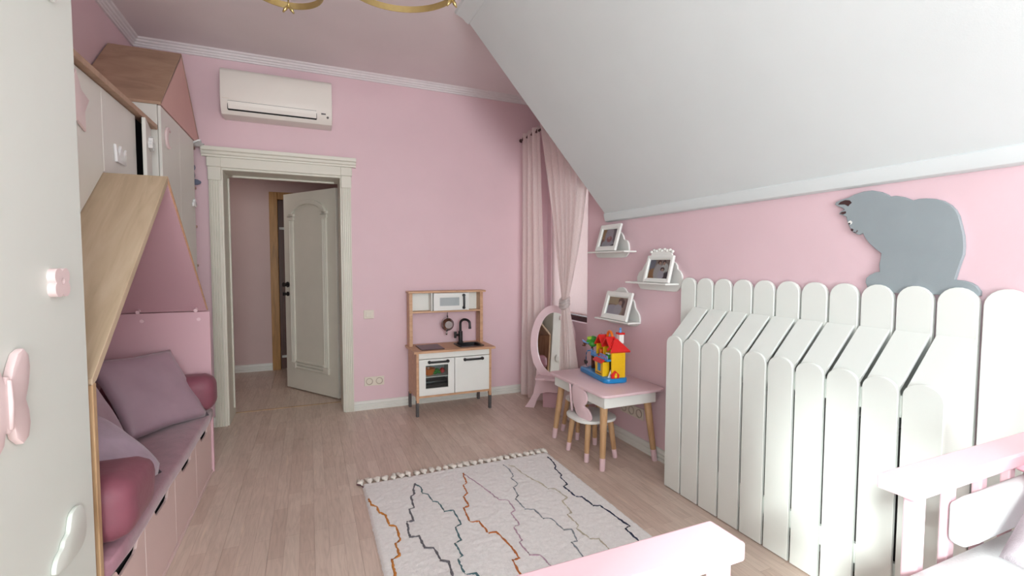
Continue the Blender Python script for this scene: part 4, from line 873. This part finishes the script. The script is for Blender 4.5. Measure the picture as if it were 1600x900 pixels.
bm = BM(); rail_run((0.034, 0.235, 0), (0.034, 0.300, 0), 3); rail_run((0.034, 0.300, 0), (0.062, 0.343, 0), 2); tp('railing', bm, 'skyblue', 'pale blue railing', bal, smooth='auto')
for yc in (0.105, 0.222):        # two gabled rooms open to the front
    for s in (-1, 1):
        bm = BM(); box(bm, 0.066, 0.153, yc+s*0.055-0.004, yc+s*0.055+0.004, 0.162, 0.238); tp('room_wall', bm, 'yellow', 'yellow inner wall')
    bm = BM(); prism(bm, [(yc-0.066, 0.232), (yc, 0.300), (yc+0.066, 0.232), (yc+0.066, 0.244), (yc, 0.313), (yc-0.066, 0.244)], 'x', 0.052, 0.125, 0.001); tp('roof_gable', bm, 'red', 'red gable roof')
    bm = BM(); prism(bm, [(yc-0.050, 0.162), (yc+0.050, 0.162), (yc+0.050, 0.236), (yc, 0.290), (yc-0.050, 0.236)], 'x', 0.130, 0.140); tp('room_back', bm, 'yellow', 'yellow room back')
bm = BM(); prism(bm, [(0.102, 0.303), (0.118, 0.303), (0.192, 0.225), (0.185, 0.216), (0.112, 0.290), (0.046, 0.219), (0.040, 0.228)], 'y', 0.052, 0.066, 0.001); prism(bm, [(0.102, 0.303), (0.118, 0.303), (0.192, 0.225), (0.185, 0.216), (0.108, 0.290)], 'y', 0.066, 0.312, 0.001); hp_ = [bm.verts.new(p) for p in ((0.038, 0.000, 0.222), (0.194, 0.000, 0.222), (0.118, 0.060, 0.306), (0.100, 0.060, 0.306), (0.038, 0.010, 0.212), (0.194, 0.010, 0.212), (0.112, 0.066, 0.292))]
for q in ((0, 1, 2, 3), (0, 4, 5, 1), (1, 5, 6, 2), (0, 3, 6, 4), (4, 6, 5), (3, 2, 6)): bm.faces.new([hp_[k] for k in q])
tp('roof', bm, 'red', 'red main roof')
bm = BM(); box(bm, 0.132, 0.168, 0.052, 0.090, 0.270, 0.335, 0.001); tp('chimney', bm, 'white', 'white chimney')
bm = BM(); box(bm, 0.126, 0.174, 0.046, 0.096, 0.333, 0.346, 0.002); cp_ = tp('chimney_cap', bm, 'red', 'red chimney cap')
bm = BM(); lathe(bm, [(0.001, 0), (0.010, 0), (0.010, 0.012), (0.006, 0.018), (0.009, 0.026), (0.005, 0.034), (0.001, 0.035)], (0.150, 0.071, 0.346), 'z', 14); tp('chimney_knob', bm, 'skyblue', 'pale blue knob', cp_, smooth='auto')
bm = BM(); tube(bm, [(0.112, 0.155+0.040*math.cos(R(a_)), 0.292+0.052*math.sin(R(a_))) for a_ in range(0, 181, 15)], 0.010, 10); tp('carry_handle', bm, 'orange', 'orange carrying handle', smooth=True)
bm = BM(); lathe(bm, [(0.001, 0), (0.016, 0), (0.018, 0.012), (0.010, 0.022), (0.001, 0.024)], (0.108, 0.262, 0.296), 'z', 14); tp('roof_button', bm, 'satin', 'purple roof button', smooth='auto')
# porch booth
bm = BM(); box(bm, 0.022, 0.075, 0.085, 0.098, 0.034, 0.135); box(bm, 0.022, 0.075, 0.192, 0.205, 0.034, 0.135)
box(bm, 0.022, 0.032, 0.098, 0.192, 0.034, 0.064); box(bm, 0.022, 0.032, 0.098, 0.192, 0.120, 0.135); box(bm, 0.022, 0.032, 0.098, 0.118, 0.064, 0.120); box(bm, 0.022, 0.032, 0.172, 0.192, 0.064, 0.120)
pb = tp('porch', bm, 'yellow', 'yellow porch booth')
bm = BM(); box(bm, 0.024, 0.028, 0.116, 0.174, 0.062, 0.122); tp('porch_window', bm, 'blue', 'blue window', pb)
bm = BM(); box(bm, 0.018, 0.024, 0.105, 0.185, 0.045, 0.052, 0.001); tp('porch_sill', bm, 'brown', 'dark sill', pb)
bm = BM(); prism(bm, [(0.006, 0.128), (0.080, 0.168), (0.080, 0.178), (0.058, 0.172), (0.002, 0.138)], 'y', 0.078, 0.212, 0.002); tp('porch_roof', bm, 'red', 'red porch roof', pb)
# kennel, bed, tree, swing
bm = BM(); prism(bm, [(0.052, 0.034), (0.108, 0.034), (0.112, 0.060), (0.080, 0.088), (0.048, 0.060)], 'y', 0.002, 0.020, 0.003); kn = tp('kennel', bm, 'red', 'small red kennel front')
bm = BM(); blob(bm, (0.080, -0.001, 0.050), (0.012, 0.008, 0.014)); blob(bm, (0.080, -0.004, 0.066), (0.009, 0.008, 0.008)); tp('kennel_pup', bm, 'yellow', 'tiny yellow dog', kn, smooth=True)
bm = BM(); box(bm, 0.058, 0.115, 0.072, 0.112, 0.162, 0.192, 0.003); tp('toy_bed', bm, 'green', 'green toy bed')
bm = BM(); box(bm, 0.056, 0.117, 0.070, 0.114, 0.192, 0.200, 0.003); tp('bed_cover', bm, 'white', 'white bed cover')
bm = BM(); blob(bm, (0.085, 0.060, 0.205), (0.012, 0.010, 0.016)); blob(bm, (0.085, 0.060, 0.178), (0.014, 0.012, 0.016)); tp('toy_figure', bm, 'brown', 'tiny brown figure', smooth=True)
bm = BM(); box(bm, 0.070, 0.110, 0.215, 0.250, 0.162, 0.205, 0.006, 2); tp('toy_armchair', bm, 'orange', 'orange toy armchair', smooth='auto')
bm = BM(); tube(bm, [(0.085, 0.365, 0.03), (0.080, 0.368, 0.10), (0.075, 0.372, 0.20)], [0.016, 0.012, 0.008], 10); tr = tp('tree', bm, 'brown', 'brown tree trunk', smooth=True)
bm = BM()
for p in ((0.075, 0.360, 0.222), (0.070, 0.395, 0.232), (0.085, 0.375, 0.255)): blob(bm, p, (0.032, 0.030, 0.026))
tp('tree_crown', bm, 'green', 'green tree crown', tr, smooth=True)
bm = BM(); blob(bm, (0.060, 0.380, 0.262), (0.024, 0.024, 0.016)); tp('tree_top', bm, 'leaf', 'lime tree top', tr, smooth=True)
bm = BM(); box(bm, 0.030, 0.075, 0.375, 0.440, 0.222, 0.229, 0.002); tube(bm, [(0.045, 0.43, 0.226), (0.035, 0.46, 0.235)], 0.005, 8); tp('tree_platform', bm, 'skyblue', 'pale blue platform', tr)
bm = BM(); blob(bm, (0.050, 0.445, 0.215), (0.018, 0.018, 0.014)); blob(bm, (0.045, 0.455, 0.195), (0.014, 0.022, 0.008)); tp('bird_nest', bm, 'brown', 'brown nest piece', tr, smooth=True)
bm = BM(); tube(bm, [(0.055, 0.425, 0.034), (0.052, 0.428, 0.10), (0.050, 0.420, 0.14), (0.052, 0.400, 0.162), (0.06, 0.372, 0.168)], 0.0045, 8); tp('swing_arm', bm, 'blue', 'blue bent swing arm', smooth=True)
bm = BM(); blob(bm, (0.050, 0.428, 0.064), (0.012, 0.014, 0.012)); blob(bm, (0.050, 0.446, 0.072), (0.007, 0.007, 0.012)); blob(bm, (0.050, 0.408, 0.072), (0.007, 0.007, 0.012)); tp('swing_seat', bm, 'black', 'small black swing seat', smooth=True)
bm = BM(); cyl(bm, (0.05, 0.425, 0.033), (0.05, 0.425, 0.040), 0.026, n=16); tp('swing_base', bm, 'satin', 'mauve disc')

# ================================================================== MIRROR STAND
mr_ = thing('mirror_stand', 'pink oval dressing mirror on splayed feet by the curtain', 'mirror', (2.074, 3.776, 0), rot=(0, 0, R(-40)))
def mp(name, bm, m, label=None, smooth='auto'): return obj(name, bm, m, mr_, local=True, smooth=smooth, label=label)
TILT = Matrix.Translation((0, 0, 0.30)) @ Matrix.Rotation(R(-7), 4, 'X') @ Matrix.Translation((0, 0, -0.30))
cx, cz = -0.045, 0.625
bm = BM(); vs = ring(bm, circle(cx, cz, 0.212, 0.345, n=56), circle(cx+0.012, cz, 0.160, 0.280, n=56), 'y', -0.012, 0.012); bmesh.ops.transform(bm, matrix=TILT, verts=bm.verts); mp('frame', bm, 'pink_lacquer')
bm = BM(); prism(bm, circle(cx+0.012, cz, 0.164, 0.284, n=56), 'y', -0.001, 0.008, mx=TILT); mp('mirror_glass', bm, 'mirror')
half = [(-0.150, 0.360), (-0.160, 0.24), (-0.182, 0.13), (-0.225, 0.055), (-0.262, 0.0), (-0.172, 0.0), (-0.148, 0.07), (-0.108, 0.142), (-0.05, 0.158)]
bm = BM(); prism(bm, [(cx+x_, z_) for x_, z_ in half] + [(cx-x_, z_) for x_, z_ in reversed(half)], 'y', 0.014, 0.036, 0.002); mp('feet_board', bm, 'pink_lacquer', smooth=False)
sh = [(-0.155, 0.012), (-0.150, -0.115)] + [(-0.150+0.27*i/24, -0.118-0.016*abs(math.sin(math.pi*i/8))) for i in range(25)] + [(0.120, -0.115), (0.115, 0.012)]
bm = BM(); prism(bm, [(x_+cx+0.02, y_) for x_, y_ in sh], 'z', 0.300, 0.320, 0.002); mp('scalloped_ledge', bm, 'pink_lacquer', smooth=False)
bm = BM(); box(bm, -0.145, 0.075, 0.06, 0.20, 0.0, 0.140, 0.003); mp('back_brace', bm, 'pink_panel', smooth=False)

# ================================================================== CURTAINS
rodx, rodz = 2.005, 2.602
rod = thing('curtain_rod', 'dark curtain rod in front of the dormer window', 'curtain rod', (rodx, 3.8, rodz))
bm = BM(); cyl(bm, (rodx, 3.17, rodz), (rodx, 4.42, rodz), 0.010, n=14); obj('rod', bm, 'brown_paint', rod, smooth='auto')
bm = BM(); lathe(bm, [(0.001, 0.0), (0.014, 0.002), (0.020, 0.014), (0.014, 0.028), (0.001, 0.032)], (rodx, 4.42, rodz), 'y', 16); obj('finial', bm, 'brown_paint', rod, smooth='auto')
bm = BM(); box(bm, rodx-0.006, 2.35, 3.455, 3.467, rodz-0.012, rodz+0.012); box(bm, rodx-0.010, rodx+0.010, 3.45, 3.472, rodz-0.03, rodz+0.02, 0.003); obj('bracket', bm, 'brown_paint', rod)
def curtain(name, label, f, nu, nv, m, grommets, parent_group='sheer curtains at the dormer window'):
    t = thing(name, label, 'curtain', (rodx, grommets[0], 0.02), group=parent_group)
    bm = BM(); sheet(bm, f, nu, nv); obj('cloth', bm, m, t, smooth=True)
    for y in grommets:
        bm = BM(); tube(bm, [(rodx+0.017*math.cos(a_), y, rodz+0.017*math.sin(a_)) for a_ in [2*math.pi*i/18 for i in range(18)]], 0.004, 8, True); obj('grommet', bm, 'brown_paint', t, smooth=True)
    return t
def f1(u, v):     # straight pleated panel next to the corner
    y = 4.395-0.37*u; ph = 2*math.pi*u*3.6
    amp = 0.034*(0.8+0.6*v)
    return (rodx-0.004+amp*math.sin(ph)+0.055*v*u+0.008*math.sin(3*ph+4*v)*v, y+0.015*math.sin(ph*0.5+5*v)*v-0.05*v*u, 2.645-2.625*v)
curtain('curtain', 'sheer pale curtain hanging straight beside the corner', f1, 110, 30, 'sheer', [4.36, 4.25, 4.15, 4.05])
def f2(u, v):     # panel gathered into a tie
    zt, zm, zb = 2.645, 1.03, 0.03
    if v < 0.58:
        t = v/0.58; z = zt+(zm-zt)*t; s = t**1.25
        ya = 4.02+(3.585-4.02)*(t**0.9); yb = 3.20+(3.505-3.20)*(max(0, t-0.25)/0.75)**1.6
        amp = 0.045*(1-0.75*s)
    else:
        t = (v-0.58)/0.42; z = zm+(zb-zm)*t; q = min(1, t*1.6)**0.8
        ya = 3.585+0.0*q; yb = 3.505-0.16*q; amp = 0.012+0.03*q
    return (rodx+0.004*(1-v)+0.02*v+amp*math.sin(2*math.pi*u*6.5)+0.004*math.sin(30*u+9*v), ya+(yb-ya)*u, z)
cu2 = curtain('curtain', 'sheer curtain gathered in a low tie in front of the window', f2, 130, 70, 'sheer', [3.95, 3.8, 3.62, 3.45, 3.28])
bm = BM()
for z, rx_ in ((1.045, 0.050), (1.02, 0.048), (0.995, 0.050)): tube(bm, [(rodx+0.014+0.026*math.cos(a_), 3.545+rx_*math.sin(a_), z+0.02*math.cos(a_)) for a_ in [2*math.pi*i/20 for i in range(20)]], 0.016, 8, True)
obj('tie', bm, 'sheer2', cu2, smooth=True, label='knotted tie band')

# ================================================================== RUG
rg = thing('rug', 'white shaggy rug with coloured zigzag lines and a tasselled end', 'rug', (0.9, 1.95, 0))
rx0, rx1, ry0, ry1 = 0.272, 1.532, 0.93, 2.925
rnd = random.Random(4)
bm = BM(); nx, ny = 150, 230
from mathutils import noise
def rz(x, y): return 0.018+0.0035*noise.noise(Vector((x*38, y*38, 0)))+0.0018*noise.noise(Vector((x*110, y*110, 3)))+0.0015*noise.noise(Vector((x*9, y*9, 8)))
def rug_f(u, v):
    ed = 0.004*noise.noise(Vector((v*60, 1, 0))) ; ed2 = 0.006*noise.noise(Vector((u*60, 5, 0)))
    x = rx0+(rx1-rx0)*u; y = ry0+(ry1-ry0)*v
    k = min(u*nx, (1-u)*nx, v*ny, (1-v)*ny)
    return (x+ed*(1 if u in (0, 1) else 0), y+ed2*(1 if v in (0, 1) else 0), 0.001 if k == 0 else (rz(x, y)*(0.8 if k < 1.5 else 1)))
sheet(bm, rug_f, nx, ny); obj('pile', bm, 'rug', rg, smooth=True, kind='stuff')
RL = {
 'orange_left':[(0.287,2.713),(0.291,2.643),(0.317,2.605),(0.320,2.539),(0.345,2.504),(0.352,2.394),(0.382,2.369),(0.380,2.241),(0.355,2.221),(0.355,2.116),(0.319,2.104),(0.314,1.988)],
 'dark_grey':[(0.565,2.79),(0.543,2.737),(0.535,2.665),(0.512,2.646),(0.502,2.513),(0.476,2.511),(0.473,2.389),(0.440,2.391),(0.427,2.246),(0.469,2.234),(0.474,2.131),(0.513,2.115),(0.519,2.010),(0.550,1.988),(0.538,1.886)],
 'teal':[(0.565,2.79),(0.590,2.733),(0.581,2.661),(0.608,2.634),(0.612,2.542),(0.640,2.522),(0.646,2.413),(0.692,2.406),(0.692,2.343),(0.692,2.260),(0.656,2.241),(0.650,2.126),(0.615,2.111),(0.618,2.004),(0.593,1.993),(0.590,1.881),(0.637,1.866),(0.639,1.843)],
 'orange_mid':[(0.88,2.82),(0.867,2.780),(0.858,2.683),(0.830,2.662),(0.821,2.559),(0.788,2.529),(0.784,2.420),(0.749,2.403),(0.741,2.262),(0.785,2.244),(0.792,2.128),(0.832,2.122),(0.850,1.991),(0.851,1.887),(0.816,1.884),(0.809,1.770)],
 'mauve':[(0.88,2.80),(0.896,2.733),(0.915,2.658),(0.935,2.571),(0.945,2.521),(0.960,2.413),(1.007,2.393),(1.001,2.275),(0.970,2.257),(0.966,2.144),(0.927,2.126),(0.921,2.011),(0.901,1.999),(0.903,1.888),(0.948,1.873),(0.959,1.762)],
 'slate':[(1.161,2.838),(1.169,2.759),(1.157,2.657),(1.131,2.633),(1.139,2.547),(1.096,2.518),(1.082,2.418),(1.054,2.387),(1.054,2.265),(1.100,2.246),(1.104,2.144),(1.142,2.128),(1.150,2.009),(1.187,1.993),(1.162,1.898),(1.132,1.900),(1.122,1.762)],
 'beige':[(1.19,2.82),(1.217,2.776),(1.223,2.681),(1.248,2.566),(1.273,2.490),(1.278,2.425),(1.315,2.409),(1.329,2.285),(1.285,2.261),(1.270,2.135),(1.239,2.128),(1.240,2.015),(1.215,1.996),(1.228,1.890),(1.269,1.873),(1.266,1.775)],
 'navy':[(1.49,2.83),(1.489,2.778),(1.474,2.686),(1.450,2.658),(1.442,2.553),(1.420,2.528),(1.413,2.431),(1.379,2.413),(1.383,2.276),(1.413,2.263),(1.417,2.150),(1.452,2.135),(1.464,2.015),(1.475,1.904),(1.441,1.896),(1.434,1.772)]}
LW_ = dict(orange_left=0.006, dark_grey=0.006, teal=0.0048, orange_mid=0.0052, mauve=0.0042, slate=0.0042, beige=0.004, navy=0.0052)
for k, P in RL.items():
    yl = P[-1][1]; P = P + [(x, 2*yl-y) for x, y in reversed(P[:-1]) if 2*yl-y > ry0+0.06]
    bm = BM(); pts = []
    for (xa, ya), (xb_, yb_) in zip(P, P[1:]):
        n = max(1, int(math.hypot(xb_-xa, yb_-ya)/0.014))
        for i in range(n): t = i/n; pts.append((xa+(xb_-xa)*t+rnd.uniform(-.002, .002), ya+(yb_-ya)*t+rnd.uniform(-.002, .002)))
    tube(bm, [(x, y, rz(x, y)-0.0005) for x, y in pts], [LW_[k]*rnd.uniform(0.6, 1.25) for _ in pts], 6)
    obj('zigzag_line', bm, LINE[k], rg, smooth=True, label=k.replace('_left', '').replace('_mid', '').replace('_', ' ')+' zigzag line')
for i in range(27):
    x = rx0-0.005+i*(rx1-rx0)/26; y = ry1+0.012
    bm = BM()
    for s in range(3):
        dx, dy = rnd.uniform(-.016, .016), rnd.uniform(0.03, 0.075)
        tube(bm, [(x, ry1-0.012, 0.012), (x+dx*0.4, y+dy*0.35, 0.013), (x+dx, y+dy*0.8, 0.009), (x+dx*1.5, y+dy, 0.007)], [0.006, 0.012, 0.011, 0.006], 6)
    blob(bm, (x+rnd.uniform(-.006, .006), y+rnd.uniform(0.006, 0.03), 0.015), (0.019, 0.017, 0.012)); obj('tassel', bm, 'cord', rg, smooth=True)
bm = BM(); tube(bm, [(rx0+0.0, ry1-0.04, 0.014), (rx0-0.012, ry1-0.005, 0.012), (rx0-0.03, ry1+0.015, 0.010)], 0.0045, 8); obj('tassel_cord', bm, 'rose', rg, smooth=True, label='small red cord at the corner tassel')

# ================================================================== BED
bd = thing('kids_bed', 'pale pink wooden toddler bed with slatted guard rails in the foreground', 'bed', (1.1, 0.2, 0))
BX0, BX1, BYF, BYN, RZT = 0.22, 1.945, 0.594, -0.30, 0.880
def bar(name, *q, bev=0.004): bm = BM(); box(bm, *q, bev, 2); return obj(name, bm, 'bed_pink', bd)
for a, b in ((BX0, 0.672), (1.172, BX1)): bar('top_rail', a, b, BYF-0.039, BYF+0.039, RZT-0.034, RZT, bev=0.005)
bar('side_board', BX0, BX1, BYF-0.012, BYF+0.012, 0.30, 0.50); bar('side_board', BX0, BX1, BYN-0.012, BYN+0.012, 0.30, 0.50)
for x in (0.27, 0.385, 0.50): bar('slat', x-0.014, x+0.014, BYF-0.010, BYF+0.010, 0.40, RZT-0.033)
for x in (0.652, 1.247): bar('post', x-0.014, x+0.014, BYF-0.016, BYF+0.016, 0.0 if x < 1 else 0.40, RZT-0.033)
for x in (1.385, 1.525, 1.665, 1.805): bar('slat', x-0.015, x+0.015, BYF-0.010, BYF+0.010, 0.40, RZT-0.033)
for x in (BX0+0.02, BX1-0.02):
    for y in (BYF, BYN): bar('leg', x-0.022, x+0.022, y-0.022, y+0.022, 0.0, RZT-0.033)
bar('end_board', BX1-0.03, BX1-0.01, BYN, BYF-0.025, 0.30, 0.80); bar('end_board', BX0+0.01, BX0+0.03, BYN, BYF-0.025, 0.30, 0.56)
bar('base', BX0+0.03, BX1-0.03, BYN+0.012, BYF-0.012, 0.44, 0.46)
mt = soft_box(0.90, BX1-0.04, BYN+0.02, BYF-0.022, 0.462, 0.695, 0.04, 0.0025, 11)
mono('mattress', mt, 'sheet', 'white quilted mattress on the pink bed', 'mattress', smooth=True)
dv = soft_box(1.345, BX1-0.04, 0.535, BYF-0.014, 0.706, 0.812, 0.018, 0.002, 14)
mono('rail_bumper', dv, 'sheet', 'white padded bumper standing on the mattress against the right slats', 'bumper', smooth=True)
pillow('pillow', (1.535, 0.297, 0.803), (0.85, 0.13, 0.42), (0.398, -0.91, -0.114), 0.43, 0.42, 0.12, 'grey_linen', 'pale grey linen pillow at the right front of the bed', 'pillow')
pillow('pillow', (1.76, 0.540, 0.838), (1, 0.03, 0.0), (-0.03, 0.95, 0.15), 0.28, 0.09, 0.05, 'dotted', 'pink dotted cushion lying above the white bumper against the rail', 'pillow', n=12)
bm = BM(); tube(bm, [(1.62+0.028*i, 0.520+0.003*math.sin(3*i), 0.819+0.002*math.sin(2.1*i)) for i in range(11)], 0.009, 8); mono('lace_trim_sheet', bm, 'sheet', 'rolled white trimmed sheet edge in front of the pink dotted cushion', 'sheet', smooth=True)

# ================================================================== CHANDELIER
cl = thing('chandelier', 'chandelier of gold hoops with little bud ornaments under the ceiling', 'chandelier', (0.2, 2.4, 3.05))
bm = BM(); cyl(bm, (0.2, 2.4, 3.02), (0.2, 2.4, 3.05), 0.09, 0.09, 28); obj('canopy', bm, 'gold', cl, smooth='auto')
def hoop(cx_, cy_, z, r, tilt, h=0.032):
    bm = BM(); n = 56; V = []
    for rr_ in (r, r-0.004):
        for zz in (0, h): V.append([bm.verts.new((cx_+rr_*math.cos(t), cy_+rr_*math.sin(t), z+zz+tilt[0]*math.cos(t)*r+tilt[1]*math.sin(t)*r)) for t in [2*math.pi*i/n for i in range(n)]])
    for a_, b_ in ((0, 1), (2, 3), (0, 2), (1, 3)):
        for i in range(n): bm.faces.new((V[a_][i], V[a_][(i+1) % n], V[b_][(i+1) % n], V[b_][i]))
    bmesh.ops.recalc_face_normals(bm, faces=bm.faces); hp = obj('hoop', bm, 'gold', cl, smooth='auto')
    for k in range(3):
        t = R(30+120*k); bm = BM(); tube(bm, [(cx_+r*math.cos(t), cy_+r*math.sin(t), z+h), (cx_*0.5+0.1+0.02*math.cos(t), cy_*0.5+1.2+0.02*math.sin(t), 3.03)], 0.0015, 6); obj('wire', bm, 'steel', hp)
    return hp
h1 = hoop(-0.085, 2.655, 2.70, 0.178, (0.0, 0.0)); h2 = hoop(0.425, 2.335, 2.70, 0.302, (0.02, 0.0))
def bud(x, y, z, hp):
    bm = BM(); tube(bm, [(x, y, z+0.035), (x, y, z)], 0.004, 8)
    for s, dz in ((-1, -0.032), (1, -0.030)): tube(bm, [(x+s*0.004, y, z+0.004), (x+s*0.014, y, z-0.012), (x+s*0.026, y, z+dz)], [0.004, 0.010, 0.004], 8)
    obj('bud', bm, 'gold', hp, smooth=True)
bud(-0.075, 2.80, 2.695, h1); bud(0.700, 2.42, 2.705, h2); bud(-0.2, 2.52, 2.695, h1); bud(0.2, 2.1, 2.70, h2)
